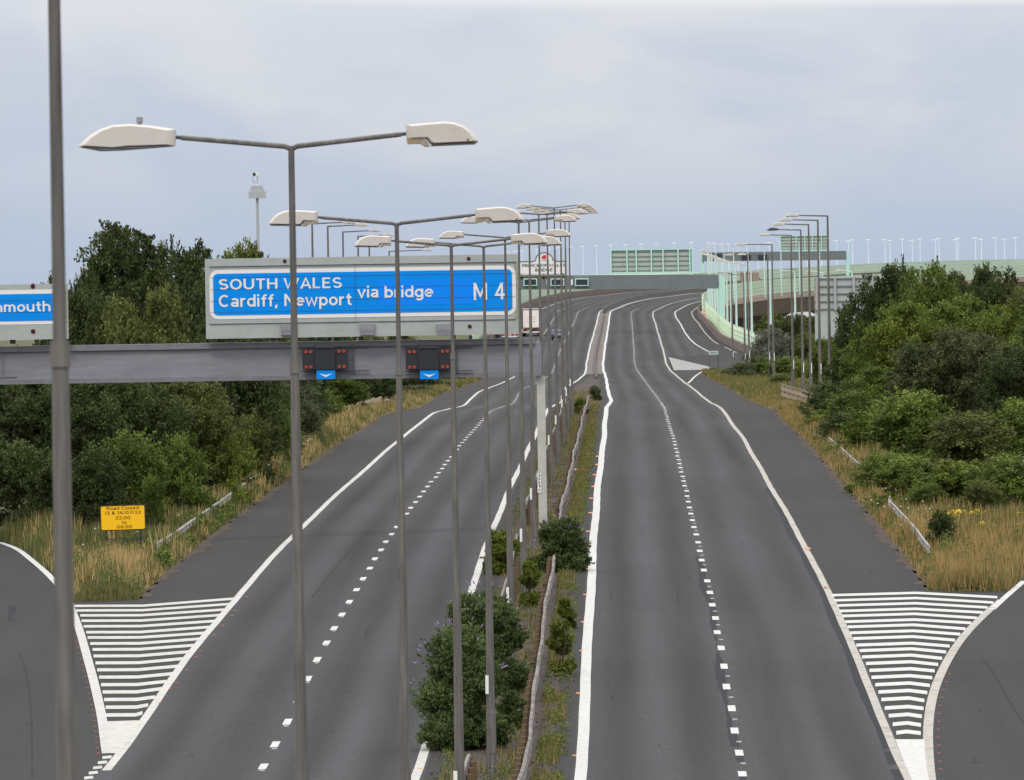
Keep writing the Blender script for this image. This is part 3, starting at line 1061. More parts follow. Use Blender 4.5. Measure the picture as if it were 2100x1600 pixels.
def double_lamp(label, long_left=False):
    t = thing('street_lamp', label, 'street lamp', group='double-arm lamps along the median')
    c = MB().tube([(0, 0, -0.3), (0, 0, 1.45), (0, 0, 1.55), (0, 0, 6), (0, 0, 9.93)], [0.125, 0.117, 0.104, 0.071, 0.044], 8)
    c.tube([(0, 0, 9.98), (0, 0, 12.0)], [0.036, 0.031], 8)
    co = c.build('column', STEEL, t)
    MB().tube([(0, 0, 9.90), (0, 0, 10.02)], [0.054, 0.050], 8).build('collar', STEEL, co)
    MB().box((0.02, -0.118, 0.85), (0.11, 0.012, 0.62)).build('door', STEEL, co)
    MB().box((-0.075, -0.083, 2.1), (0.075, 0.012, 0.42)).build('number_plate', WHITE_P, co)
    for sd in (-1, 1):
        MB().tube([(0, 0, 11.975), (sd * 0.06, 0, 12.0), (sd * 1.03, 0, 12.095)], [0.027, 0.026, 0.024], 8).build('arm', STEEL, t)
        MB().tube([(sd * 1.03, 0, 12.096), (sd * 1.09, 0, 12.102)], [0.017, 0.017], 6).build('spigot', STEEL_D, t)
        lantern(t, sd, (sd * 1.08, 0, 12.055), 0.03, long=(long_left and sd < 0))
    return t


def zs(o, k):
    o.scale = (1, 1, k)


MEDIAN = [  # course distance, photo row of the arm joint, label
    (38, None, 'tall grey lamp column at the left edge, nearest of all, its head above the picture'),
    (73, 300, 'nearest whole double-arm lamp, a photocell on its left lantern, rising beside SOUTH WALES'),
    (107, 458, 'second double-arm lamp, its column crossing the words via bridge'),
    (141, 503, 'third double-arm lamp, its column right of the second lane signal'),
    (174, 505, 'fourth double-arm lamp, its column crossing the M of M 4 on the blue sign'),
    (206, 487, 'fifth double-arm lamp, its column crossing the 4 of M 4 on the blue sign'),
    (235, 456, 'sixth double-arm lamp, standing at the right end of the blue sign'),
    (265, 451, 'seventh double-arm lamp, just in front of the gantry leg'),
    (297, 440, 'eighth double-arm lamp, just behind the gantry leg'),
    (328, 440, 'ninth double-arm lamp, two behind the gantry leg'),
    (361, 426, 'tenth double-arm lamp, the one with the highest arms of the far cluster'),
    (396, 430, 'eleventh double-arm lamp in the median, in the far cluster'),
    (428, 434, 'twelfth double-arm lamp in the median, in the far cluster'),
    (462, 438, 'rearmost double-arm lamp of the median row, where the road dips'),
]
protoA = double_lamp('x')
protoB = double_lamp('x', True)
for i, (d, ty, lab) in enumerate(MEDIAN):
    b = S1(-1.98, d)
    h = 12.5 if ty is None else (P(CX, 578 + (ty - 578) + 0, d).z - b.z)
    if ty is not None:
        px = CX + (b.x / d) * F
        h = P(px, ty, d).z - b.z
    src = protoB if i == 1 else (protoA if i == 0 else None)
    o = src if src is not None else dup(protoA)
    if i == 0:
        b.x = -2.20
    o.location = b
    o['label'] = lab
    zs(o, h / 12.0)
    o.rotation_euler = (0, 0, rad([0, 1.5, -1, 1, 0.5, -1.5, 2, -2, 1, 0, -1, 1, 0.5, 0][i]))


def single_lamp(label, side, arm, group, name='street_lamp', steel=None, head_len=0.75, flat=True):
    t = thing(name, label, 'street lamp', group=group)
    st = steel or STEEL
    MB().tube([(0, 0, -0.8), (0, 0, 1.6), (0, 0, 1.7), (0, 0, 9.0), (0, 0, 12.0)], [0.15, 0.14, 0.115, 0.075, 0.06], 8).build('column', st, t)
    MB().tube([(0, 0, 11.97), (side * arm, 0, 12.03)], [0.045, 0.038], 6).build('arm', st, t)
    lantern(t, side, (side * arm, 0, 12.0), 0.04, long=flat, scale=head_len / 0.9 * 1.15)
    MB().box((0.06, -0.125, 2.3), (0.06, 0.02, 0.7)).build('number_plate', WHITE_P, t)
    return t


RIGHTL = [(1697, 442, 470, 1.70, 'nearest and tallest single-arm lamp on the right verge, half hidden by trees'),
          (1677, 451, 516, 1.65, 'second single-arm lamp of the right verge row'),
          (1658, 460, 548, 1.65, 'single-arm lamp behind the right end of the beige timber fence'),
          (1642, 471, 578, 1.65, 'single-arm lamp with a dark lantern behind the beige timber fence'),
          (1622, 482, 612, 1.65, 'single-arm lamp behind the left end of the beige timber fence'),
          (1583, 501, 700, 2.40, 'single-arm lamp among the scrub, its arm against the sky above the green barrier'),
          (1574, 522, 735, 2.00, 'single-arm lamp among the scrub, left of its taller twin'),
          (1533, 523, 770, 1.40, 'single-arm lamp on the grassy nose, its lantern under the grey far gantry'),
          (1525, 563, 800, 1.50, 'low single-arm lamp at the grassy nose, right of the lowest one'),
          (1500, 560, 830, 1.50, 'leftmost single-arm lamp at the grassy nose beside the slip road')]
for k, (px, ty, d, arm, lab) in enumerate(RIGHTL):
    t = single_lamp(lab, -1, arm, 'single-arm lamps on the right verge')
    top = P(px, ty, d)
    base = Tz(top.x, d)
    t.location = (top.x, d, base)
    zs(t, (top.z - base) / 12.0)
    if k == 3:
        for c in t.children:
            if c.name.startswith('lantern'):
                c.data = c.data.copy()
                c.data.materials[0] = STEEL_D
LEFTL = [(640, 458, 480, 1.85, 'leftmost single-arm lamp rising above the blue sign'), (672, 463.5, 520, 1.85, 'second single-arm lamp from the left above the blue sign'),
         (703, 475, 552, 1.85, 'third single-arm lamp from the left above the blue sign'), (734, 484, 580, 1.85, 'fourth single-arm lamp from the left above the blue sign'),
         (757, 496, 605, 1.9, 'fifth single-arm lamp from the left above the blue sign'),
         (798, 515, 675, 2.9, 'sixth single-arm lamp from the left, barely clearing the blue sign')]
for px, ty, d, arm, lab in LEFTL:
    t = single_lamp(lab, 1, arm, 'single-arm lamps on the left verge')
    top = P(px, ty, d)
    base = Tz(top.x, d)
    t.location = (top.x, d, base)
    zs(t, (top.z - base) / 12.0)

# ------------------------------------------------------------------ median barriers
RAIL = mat('barrier_rail', (0.15, 0.135, 0.125), 0.85, var=0.3, scale=1.2, col2=(0.25, 0.23, 0.215), low=0.42, high=0.62, spec=0.15)
TIMBER = mat('barrier_post_timber', (0.13, 0.085, 0.05), 0.9, var=0.25, scale=6)
RAIL_P = mat('pale_barrier_rail', (0.30, 0.285, 0.275), 0.7, var=0.2, scale=1.5, col2=(0.38, 0.365, 0.355), spec=0.2)
WPROF = [(0.0, 0.44), (0.07, 0.47), (0.08, 0.53), (0.02, 0.58), (0.02, 0.62), (0.08, 0.67), (0.07, 0.74), (0.0, 0.77), (-0.05, 0.76), (-0.03, 0.60), (-0.05, 0.45)]


def barrier(label, d0, d1, off, side, step, wobble=0.035, mirror=1, h=1.0, postw=0.16, m=None):
    mid = S1(off if not callable(off) else float(off(np.array([d0]))[0]), d0)
    t = thing('safety_barrier', label, 'crash barrier', group='low crash barriers')
    d = np.arange(d0, d1 + 0.1, 1.1)
    o = (off(d) if callable(off) else np.full_like(d, off)) + wobble * (0.8 * np.sin(d * 0.19) + 0.30 * np.sin(d * 0.61 + 1) + 0.6 * np.sin(d * 0.083))
    mb = MB()
    sweep(mb, [(p[0] * mirror * 0.6, p[1] * h) for p in WPROF], d, o)
    mb.build('rail', m or RAIL, t)
    first = None
    for k, dd in enumerate(np.arange(d0 + 0.6, d1, step)):
        if k >= 100:
            break
        p = S1(float(np.interp(dd, d, o)) - 0.13 * mirror, dd)
        if first is None:
            first = MB().tube([(0, 0, -0.4), (0, 0, 0.70 * h - 0.02 - (0.18 if m else 0.0))], [postw / 2, postw / 2], 7).build('post', TIMBER, t)
            first.location = p
        else:
            c = first.copy()
            C.objects.link(c)
            c.parent = t
            c.location = p
        
    return t


barrier('lichen-grey crash barrier with timber posts beside the eastbound lanes, bottom half of the median', 135, 248, -1.2, 1, 1.9)
barrier('crash barrier winding past the gantry leg beyond the purple flowering bush', 262, 505, -1.18, 1, 3.2)
barrier('short crash barrier stub at the bottom of the median on the westbound side', 120, 173, -2.5, 1, 2.2, mirror=-1, h=0.8)
barrier('piece of crash barrier between two bushes on the westbound side of the median', 208, 262, -2.5, 1, 2.2, mirror=-1)
barrier('rear crash barrier on the westbound side of the median behind the gantry leg', 285, 500, -2.5, 1, 3.5, mirror=-1)


def barrier_px(label, pts, step=3.5, h=0.8):
    q = np.array([G(x, y, dz=0.62) for x, y in pts])
    q = q[np.argsort(q[:, 1])]
    f = lambda d: np.interp(d, q[:, 1], q[:, 0])
    return barrier(label, q[0, 1], q[-1, 1], f, 1, step, wobble=0.02, h=h, postw=0.10, m=RAIL_P)


barrier_px('crash barrier half buried in straw grass on the left verge above the yellow sign', [(322, 1112), (362, 1088), (400, 1062), (470, 1012), (527, 970), (580, 932), (640, 897)])
barrier_px('nearest crash barrier in the grass of the right verge', [(1822, 1022), (1850, 1050), (1885, 1092), (1905, 1118)])
barrier_px('farther crash barrier under the bushes of the right verge', [(1700, 896), (1716, 910), (1737, 927), (1763, 951)])
# concrete step in the far median and the parapets of the far bend
CONC = mat('concrete', (0.22, 0.19, 0.165), 0.9, var=0.15, scale=0.5, col2=(0.15, 0.13, 0.115))
CONC_D = mat('dark_concrete', (0.085, 0.078, 0.075), 0.9, var=0.15, scale=0.5)
BROWN_C = mat('brown_concrete', (0.17, 0.125, 0.105), 0.9, var=0.15, scale=0.4, col2=(0.12, 0.09, 0.08))
FASCIA = mat('fascia_concrete', (0.40, 0.31, 0.265), 0.9, var=0.12, scale=0.3, col2=(0.33, 0.25, 0.21), stretch=(1, 1, 0.2))
mb = MB()
d = np.concatenate([np.arange(760, 1340, 10.0), np.arange(1340, 1990, 8.0)])
sweep(mb, [(-0.10, 0), (0.10, 0), (0.08, 0.30), (-0.08, 0.30)], d[d <= 1325], -0.95)
sweep(mb, [(-0.3, 0), (0.3, 0), (0.12, 0.85), (-0.12, 0.85)], d[d >= 1325], -0.95)
tag(mb.build('median_wall', CONC_D), 'dark concrete median wall curving round the far bend', 'barrier wall')
mb = MB()
d = np.concatenate([np.arange(700, 1340, 10.0), np.arange(1340, 2000, 8.0)])
sweep(mb, [(0.0, -0.2), (0.5, -0.2), (0.42, 0.35), (0.30, 0.95), (0.12, 0.95), (0.05, 0.3)], d, offS3(d) + 0.9)
tag(mb.build('parapet_wall', BROWN_C), 'brown concrete parapet curving along the outside of the slip road at right', 'barrier wall')
mb = MB()
d = np.concatenate([np.arange(1000, 1340, 10.0), np.arange(1340, 2000, 8.0)])
sweep(mb, [(0.0, -0.3), (-0.5, -0.3), (-0.42, 0.35), (-0.30, 0.95), (-0.12, 0.95), (-0.05, 0.3)], d, outL(d) - 0.1)
tag(mb.build('parapet_wall', BROWN_C), 'brown concrete parapet on the far left of the westbound bend', 'barrier wall')

# ------------------------------------------------------------------ viaduct, green wind barriers
GREEN = mat('pale_green_paint', (0.60, 0.74, 0.58), 0.5, var=0.06, scale=1, col2=(0.70, 0.78, 0.55), low=0.4, high=0.6)
GREEN_D = mat('green_louvre', (0.42, 0.55, 0.46), 0.6)
MINT = mat('mint_paint', (0.44, 0.69, 0.60), 0.5, var=0.05)
MINT_P = mat('mint_lamp_paint', (0.52, 0.68, 0.62), 0.45)


def wind_barrier(label, d, off, h=3.0, z0=0.0, slats=4, side=1):
    t = thing('wind_barrier', label, 'wind barrier', group='pale green wind barriers')
    mb, md, first = MB(), MB(), None
    for k in range(slats):
        a = z0 + h * k / slats
        sweep(mb, [(0.0, a + 0.02), (0.05, a + 0.02), (0.16, a + h / slats * 0.66), (0.10, a + h / slats * 0.66)], d, off)
        sweep(md, rectp(0.10, 0.14, a + h / slats * 0.66, a + h / slats * 0.98), d, off)
    mb.build('louvre_panel', GREEN, t)
    md.build('gap_panel', GREEN_D, t)
    for dd in np.arange(d[0], d[-1], max(6.0, (d[-1] - d[0]) / 95)):
        p = S1(float(np.interp(dd, d, np.broadcast_to(off, d.shape))) - 0.04 * side, dd)
        if first is None:
            first = MB().box((0, 0, z0 + h / 2), (0.10, 0.12, h)).build('upright', GREEN, t, loc=p)
        else:
            c = first.copy()
            C.objects.link(c)
            c.parent = t
            c.location = p
    return t


d = np.arange(745, 1335, 6.0)
wind_barrier('pale green barrier with louvred foot beside the slip road, behind the parapet', d, offS3(d) + 2.3, 2.4, 0.0)
d = np.concatenate([np.arange(1335, 2040, 6.0)])
wind_barrier('nearer pale green barrier along the side of the viaduct facing us', d, offS3(d) + 1.9, 3.0, 0.1)
wind_barrier('farther pale green barrier showing above the nearer one on the viaduct', d, outL(d) - 1.2, 3.0, 0.1, side=-1)
d = np.arange(1020, 1336, 6.0)
wind_barrier('yellow-green barrier left of the bend under the PRINCE OF WALES sign', d, outL(d) - 1.4, 3.2, 0.3, side=-1)
t = thing('viaduct', 'brown concrete viaduct carrying the road round to the right', 'bridge')
d = np.arange(1290, 2045, 8.0)
mb = MB()
sweep(mb, [(0.0, -0.05), (0.9, -0.05), (0.9, -1.0), (0.3, -1.15), (-3.6, -4.6), (-6.0, -4.6), (-6.0, -0.6), (0.0, -0.3)], d, offS3(d) + 1.4)
mb.build('fascia', FASCIA, t)
mb = MB()
sweep(mb, [(0.0, -0.05), (-1.1, -0.05), (-1.1, -1.0), (3.5, -4.6), (6.0, -4.6), (6.0, -0.6), (0.0, -0.3)], d, outL(d) - 0.3)
mb.build('fascia', FASCIA, t)
mb = MB()
sweep(mb, rectp(-15.0, 8.0, -0.5, -0.3), d, 0.0)
mb.build('deck', CONC, t)
for dd in (1345, 1420, 1500, 1585, 1680, 1785, 1895, 2000):
    p = S1(1.0, dd)
    bz = H - 14.2
    top = p.z - 4.6
    MB().prism([(-9, top), (9, top), (2.6, top - 4.2), (2.4, bz), (-2.4, bz), (-2.6, top - 4.2)], dd - 1.6, dd + 1.6).build('pier', FASCIA, t).location = (p.x, 0, 0)

# pale green lamps of the bend (outside edge of the slip road and viaduct)
def green_lamp(label, loc, h, arm, side, group):
    t = thing('street_lamp', label, 'street lamp', loc, group)
    MB().tube([(0, 0, -0.4), (0, 0, 2), (0, 0, h)], [0.17, 0.16, 0.085], 7).build('column', MINT_P, t)
    MB().tube([(0, 0, h - 0.05), (side * arm, 0, h + 0.05)], [0.05, 0.045], 5).build('arm', MINT_P, t)
    mb = MB().prism([(-0.65, -0.06), (0.65, -0.06), (0.5, 0.06), (-0.2, 0.13), (-0.6, 0.07)], -0.16, 0.16, inset=0.2)
    mb.build('lantern', SHELL, t).location = (side * (arm + 0.4), 0, h + 0.08)
    return t


gl = None
for k, dd in enumerate([812, 850, 890, 930] + list(range(968, 1700, 34))):
    o = float(offS3(np.array([float(dd)]))[0]) + (2.9 if dd > 1000 else 2.4)
    p = S1(o, dd)
    if gl is None:
        gl = green_lamp('pale green lamp column in the dense row round the outside of the bend', p, 10.6, 0.7, -1, 'green lamps round the bend')
    else:
        dup(gl, p)

# ------------------------------------------------------------------ distant bridge across the water
t = thing('distant_bridge', 'long pale bridge deck crossing the whole horizon', 'bridge')
A0, A1 = P(880, 578, 4700), P(2180, 561, 3150)
DECK = mat('distant_deck', (0.40, 0.45, 0.42), 0.8)
dv = (A1 - A0)
ang = math.atan2(dv.y, dv.x)
mb = MB().box(((A0.x + A1.x) / 2, (A0.y + A1.y) / 2, (A0.z + A1.z) / 2 - 1.6), (dv.length, 26, 3.0), ang)
mb.build('deck', DECK, t)
mb = MB().box(((A0.x + A1.x) / 2 + 13 * math.sin(ang), (A0.y + A1.y) / 2 - 13 * math.cos(ang), (A0.z + A1.z) / 2 + 1.4), (dv.length, 0.3, 2.9), ang)
mb.build('wind_screen', GREEN, t)
for k in range(22):
    q = A0 + dv * ((k + 0.5) / 22)
    MB().box((q.x, q.y, (q.z + H - 15.6) / 2 - 1.4), (5, 12, q.z - H + 15.6 - 3.1), ang).build('pier', DECK, t)
FARX = [1040, 1048, 1060, 1068, 1075, 1092, 1106, 1130, 1152, 1175, 1200, 1228, 1258, 1288, 1320, 1353, 1388, 1423, 1459, 1470, 1485, 1499, 1518, 1536, 1559, 1583, 1606, 1631,
        1660, 1689, 1720, 1753, 1785, 1820, 1855, 1892, 1930, 1970, 2005, 2047, 2087, 1745, 1830, 1876, 1923, 1966, 2017, 2065]
dl0 = None
for k, px in enumerate(FARX):
    topy = float(np.interp(px, [1040, 1130, 1230, 1440, 1500, 1720, 1900, 2100], [518, 509, 504, 497, 501, 493, 490, 487.5]))
    if k >= 41:
        topy += 2.5
    # the point of the deck line under this column
    u = (px - 880) / 1300.0
    for _ in range(12):
        q = A0 + dv * u
        pxq = CX + (q.x * math.cos(ROLL)) / q.y * F
        u += (px - pxq) / 1300.0 * 0.8
    q = A0 + dv * u
    top = P(px, topy, q.y)
    h = top.z - q.z
    if dl0 is None:
        dl0 = thing('bridge_lamp', 'small pale lamp column on the distant bridge', 'street lamp', group='lamps on the distant bridge')
        mb = MB().tube([(0, 0, -1), (0, 0, 12)], [0.21, 0.14], 5)
        mb.build('column', mat('bridge_lamp_paint', (0.60, 0.66, 0.68), 0.6), dl0)
        MB().prism([(-1.1, -0.1), (1.1, -0.1), (0.8, 0.16), (-0.8, 0.16)], -0.25, 0.25).build('lantern', WHITE_P, dl0).location = (-0.3, 0, 12.0)
        o = dl0
    else:
        o = dup(dl0)
    o.location = q if k % 2 == 0 else q + Vector((0, 3, 0))
    zs(o, h / 12.0)

# ------------------------------------------------------------------ main gantry
def rect(x0, y0, x1, y1, d):
    c = P((x0 + x1) / 2, (y0 + y1) / 2, d)
    s = F / d
    return c, (x1 - x0) / s, (y1 - y0) / s


def rrect(w, h, r, n=6):
    pts = []
    for cx0, cz0, a0 in ((w / 2 - r, h / 2 - r, 0), (-w / 2 + r, h / 2 - r, 90), (-w / 2 + r, -h / 2 + r, 180), (w / 2 - r, -h / 2 + r, 270)):
        for k in range(n + 1):
            a = rad(a0 + 90 * k / n)
            pts.append((cx0 + r * math.cos(a), cz0 + r * math.sin(a)))
    return pts


GD = 279.0
GS = F / GD
BEAM = mat('gantry_paint', (0.215, 0.215, 0.240), 0.6, var=0.08, scale=1.0, col2=(0.175, 0.175, 0.196), stretch=(0.4, 1, 2.5), low=0.4, high=0.7)
BEAM_T = mat('gantry_flange', (0.165, 0.165, 0.180), 0.6, var=0.12, scale=1.5, stretch=(0.5, 1, 1))
LEGM = mat('gantry_leg_paint', (0.46, 0.45, 0.41), 0.7, var=0.06, scale=1, col2=(0.40, 0.39, 0.35))
BOXM = mat('sign_case', (0.36, 0.375, 0.36), 0.6, var=0.05, scale=0.7, col2=(0.31, 0.33, 0.31), stretch=(1, 1, 2), low=0.45, high=0.75)
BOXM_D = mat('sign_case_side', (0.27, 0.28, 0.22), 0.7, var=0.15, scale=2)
BLUE = mat('motorway_blue', (0.001, 0.235, 0.74), 0.6, spec=0.1, var=0.03, scale=0.6)
BLUE2 = mat('patch_blue', (0.004, 0.225, 0.86), 0.6, spec=0.1)
SIGNW = mat('sign_white', (0.73, 0.70, 0.67), 0.5)
SEAM = mat('panel_seam', (0.05, 0.07, 0.10), 0.7)
REDL = mat('dark_red_lens', (0.055, 0.007, 0.009), 0.35)
SIGB = mat('signal_black', (0.022, 0.024, 0.028), 0.5, var=0.1, scale=8)
SIGO = mat('signal_lens', (0.30, 0.050, 0.030), 0.3)
gan = thing('gantry', 'grey steel gantry beam across the westbound carriageway with a pale leg in the median', 'gantry', (0, GD, 0))


def gx(px, py):
    p = P(px, py, GD)
    return p.x, p.z


xr_, zt = gx(1110, 700)[0], P(560, 702, GD).z
zb_ = P(560, 780, GD).z
xl_ = -27.0
MB().box(((xl_ + xr_) / 2, 0.35, (zt + zb_) / 2 - 0.02), (xr_ - xl_, 0.9, zt - zb_ - 0.30)).build('beam', BEAM, gan)
mb = MB().prism([(xl_, zt), (xr_ - 0.24, zt), (xr_ - 0.24, zt - 0.20), (xl_, zt - 0.20)], -0.22, 0.9)
mb.prism([(xl_, zb_ + 0.16), (xr_ - 0.01, zb_ + 0.16), (xr_ - 0.01, zb_), (xl_, zb_)], -0.14, 0.84)
mb.build('flange', BEAM_T, gan)
gz = S1(-2.1, GD).z
MB().box(((gx(1099, 700)[0] + xr_) / 2 + 0.06, 0.35, (gz - 0.5 + zb_) / 2), (0.30, 0.5, zb_ - gz + 0.5)).build('leg', LEGM, gan)
lp = P(1106, 991, GD)
lg = MB().box((lp.x, 0.08, lp.z), (0.13, 0.02, 0.68)).build('number_plate', WHITE_P, gan)
for k, ch in enumerate('3951A'):
    text('digit', ch, (lp.x - 0.045, 0.066, lp.z + 0.22 - 0.125 * k), 0.085, 0.095, BLACK_T, lg, bold=0.0)
MB().box((xl_ + 0.3, 0.35, (gz - 1 + zb_) / 2), (0.4, 0.6, zb_ - gz + 1)).build('leg', LEGM, gan)
for px in (6, 700 + 23, 921 + 15, 645, 859, 300, 500):
    if px in (6,):
        x = P(px, 740, GD).x
        MB().box((x, -0.12, (zt + zb_) / 2), (0.05, 0.04, zt - zb_ - 0.4)).build('stiffener', BEAM_T, gan)
MB().box((P(-20, 740, GD).x, -0.12, P(20, 723, GD).z), (1.9, 0.03, 0.04)).build('bracket_rail', BEAM_T, gan)
MB().box((P(-20, 740, GD).x, -0.12, P(20, 773, GD).z), (1.9, 0.03, 0.04)).build('bracket_rail', BEAM_T, gan)


def case(name, label, x0, y0, x1, y1, depth=0.55):
    d = GD - 0.6
    c, w, h = rect(x0, y0, x1, y1, d)
    t = thing(name, label, 'road sign', (c.x, d, c.z))
    mb = MB().box((0, depth / 2 + 0.02, 0), (w - 0.04, depth, h - 0.04))
    mb.build('case', BOXM, t)
    MB().box((0, 0, h / 2 - 0.14), (w, 0.08, 0.27)).build('top_rail', BOXM, t)
    MB().box((0, 0, -h / 2 + 0.27), (w, 0.08, 0.53)).build('bottom_rail', BOXM, t)
    for sx in (-1, 1):
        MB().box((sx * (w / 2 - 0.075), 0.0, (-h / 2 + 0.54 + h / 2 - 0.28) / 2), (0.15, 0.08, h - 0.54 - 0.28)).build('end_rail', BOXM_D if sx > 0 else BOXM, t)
    return t, c, w, h, d


def legend(t, s, x, y, w, h, bold=0.02, m=None):
    """Lettering whose bottom-left corner stands at photo point (x, y); w and h in photo pixels."""
    d = t.location.y
    p = P(x, y, d)
    return text('lettering', s, (p.x - t.location.x, -0.068, p.z - t.location.z), w / (F / d), h / (F / d), m or SIGNW, t, bold=bold)


def face(t, name, x0, y0, x1, y1, r, yy, m, th=0.012):
    d = t.location.y
    c, w, h = rect(x0, y0, x1, y1, d)
    o = MB().prism(rrect(w, h, r), 0, th).build(name, m, t)
    o.location = (c.x - t.location.x, yy, c.z - t.location.z)
    return o


def hline(t, x0, x1, y, m=SEAM, th=0.022, yy=-0.066):
    d = t.location.y
    a, b = P(x0, y, d), P(x1, y, d)
    z = P((x0 + x1) / 2, y, d).z - t.location.z
    return MB().box(((a.x + b.x) / 2 - t.location.x, yy, z), (b.x - a.x, 0.004, th)).build('seam', m, t)


def lens(t, x, y, r, m=REDL):
    p = P(x, y, t.location.y)
    o = MB().tube([(0, 0, 0), (0, -0.05, 0), (0, -0.06, 0)], [r, r, r * 0.8], 14).build('marker_lens', m, t)
    o.location = (p.x - t.location.x, -0.02, p.z - t.location.z)
    b = MB().tube([(0, 0.03, 0), (0, -0.02, 0)], [r * 1.25, r * 1.25], 14).build('bezel', SIGB, o)
    b.location = (0, 0, 0)
    return o


t, c, w, h, d = case('direction_sign', 'wide blue motorway sign reading SOUTH WALES Cardiff, Newport via bridge M 4', 421.5, 526, 1064, 690.5)
face(t, 'panel', 430, 543, 1058, 660, 0.02, -0.030, BOXM)
face(t, 'border', 430, 549.5, 1058, 650.5, 0.30, -0.044, SIGNW)
face(t, 'sign_face', 437.5, 557, 1050.5, 642.5, 0.17, -0.054, BLUE)
face(t, 'patch', 777, 573.5, 970, 625, 0.02, -0.060, BLUE2, 0.008)
legend(t, 'SOUTH WALES', 449.5, 596.5, 252, 26, 0.022)
legend(t, 'Cardiff, Newport', 449, 637, 272.5, 32, 0.020)
legend(t, 'via', 733, 613, 43, 26.5, 0.022)
legend(t, 'bridge', 789, 617.5, 100, 31, 0.022)
legend(t, 'M', 971.5, 615.5, 27.5, 35, 0.018)
legend(t, '4', 1014, 614, 21, 34, 0.03)
for y in (565, 589, 613, 636):
    hline(t, 431, 1057, y + 0.0, th=0.008)
MB().box((P(729, 600, d).x - c.x, -0.067, P(729, 601, d).z - c.z), (0.010, 0.004, 1.95)).build('seam', SEAM, t)
hline(t, 430, 1058, 543.0, th=0.03)
hline(t, 430, 1058, 660.3, th=0.03)
lens(t, 584, 535.5, 0.065)
lens(t, 961, 530.5, 0.065)
lens(t, 963.5, 669.5, 0.065)
for x0 in (576, 738.5, 895.5):
    p = P(x0 + 15, 676, d)
    q = MB().prism([(-0.27, 0.20), (0.27, 0.20), (0.25, -0.21), (-0.25, -0.21)], -0.16, -0.05).build('light_box', GALV, t)
    q.location = (p.x - c.x, 0, p.z - c.z)
    MB().box((0, -0.172, -0.10), (0.50, 0.02, 0.20)).build('shade', BEAM, q)
for px in (470, 560, 640, 740, 830, 930, 1020):
    p = P(px, 694, d)
    MB().box((p.x - c.x, 0.35, -h / 2 - 0.03), (0.16, 0.2, 0.20)).build('foot', STEEL_D, t)

t, c, w, h, d = case('direction_sign', 'cut-off blue sign reading Avonmouth at the left edge above the gantry beam', -420, 586, 139.5, 700)
face(t, 'panel', -408, 598, 129, 672, 0.02, -0.030, BOXM)
face(t, 'border', -408, 597.5, 129, 668.5, 0.22, -0.044, SIGNW)
face(t, 'sign_face', -401, 606, 118, 661.5, 0.12, -0.054, BLUE)
legend(t, 'Avonmouth', -71, 643.5, 175, 25.5, 0.022)
for y in (621, 645):
    hline(t, -407, 128, y - 2, th=0.008)
lens(t, 67.5, 587, 0.08)
lens(t, 68, 679.5, 0.08)
for px in (-200, 25, 130):
    p = P(px, 700, d)
    MB().box((p.x - c.x, 0.35, -h / 2 - 0.02), (0.2, 0.2, 0.24)).build('foot', STEEL_D, t)


def signal(label, x0):
    d = GD - 0.45
    c, w, h = rect(x0, 715, x0 + 93, 758.5, d)
    t = thing('lane_signal', label, 'signal', (c.x, d, c.z), 'lane signals on the gantry')
    wing = 25 / (F / d)
    for sx in (-1, 1):
        wg = MB().box((0, 0, 0), (wing, 0.20, h - 0.02)).build('signal_wing', SIGB, t)
        wg.location = (sx * (w / 2 - wing / 2), 0, 0)
        for ax in (-1, 1):
            for az in (-1, 1):
                r = 0.066
                l = MB().tube([(0, -0.10, 0), (0, -0.14, 0)], [r, r * 0.92], 14).build('lens', SIGO, wg)
                l.location = (ax * 0.083, 0, az * (h / 2 - 0.105))
    MB().box((0, -0.03, -0.03), (w - 2 * wing - 0.02, 0.26, h - 0.10)).build('display', SIGB, t)
    MB().box((0, 0.12, h / 2 + 0.05), (w * 0.42, 0.08, 0.05)).build('bracket', STEEL_D, t)
    MB().tube([(0, -0.02, -h / 2 + 0.03), (0, -0.02, -h / 2 - 0.06)], 0.05, 6).build('stem', SIGB, t)
    pl = MB().prism(rrect(38 / GS, 18.7 / GS, 0.02, 2), -0.03, 0.0).build('lane_plate', BLUE, t)
    pl.location = (0.02, -0.08, -h / 2 - 0.17)
    ch = [(-0.235, 0.035), (0.0, -0.095), (0.235, 0.035), (0.0, -0.015)]
    MB().prism(ch, -0.042, -0.031).build('arrow', SIGNW, pl)
    for zz in (h / 2 + 0.06, -h / 2 - 0.05):
        MB().box((0.35, 0.22, zz), (2.45, 0.06, 0.045)).build('support_rail', STEEL_D, t)
    for xx in (-0.35, w / 2 + 0.17):
        MB().box((xx, 0.21, 0), (0.05, 0.05, h + 0.3)).build('support_post', STEEL_D, t)
    return t


signal('left dark lane signal with red lenses over a blue arrow plate', 620.2)
signal('right dark lane signal with red lenses over a blue arrow plate', 832.2)

# ------------------------------------------------------------------ far gantries
FD = 1143.0
FBEAM = mat('far_gantry_grey', (0.145, 0.165, 0.170), 0.6, var=0.06, scale=0.3)
BACK = mat('sign_back_panel', (0.40, 0.44, 0.40), 0.6, var=0.05, scale=0.5)


def beam_between(mb, a, b, depth, hgt):
    """A level box beam from a to b (top-left and top-right corners)."""
    vs = []
    for p in (a, b):
        for dy in (0, depth):
            for dz in (0, -hgt):
                vs.append((p.x, p.y + dy, p.z + dz))
    return mb.add(vs, [(0, 1, 5, 4), (2, 6, 7, 3), (0, 4, 6, 2), (1, 3, 7, 5), (0, 2, 3, 1), (4, 5, 7, 6)])


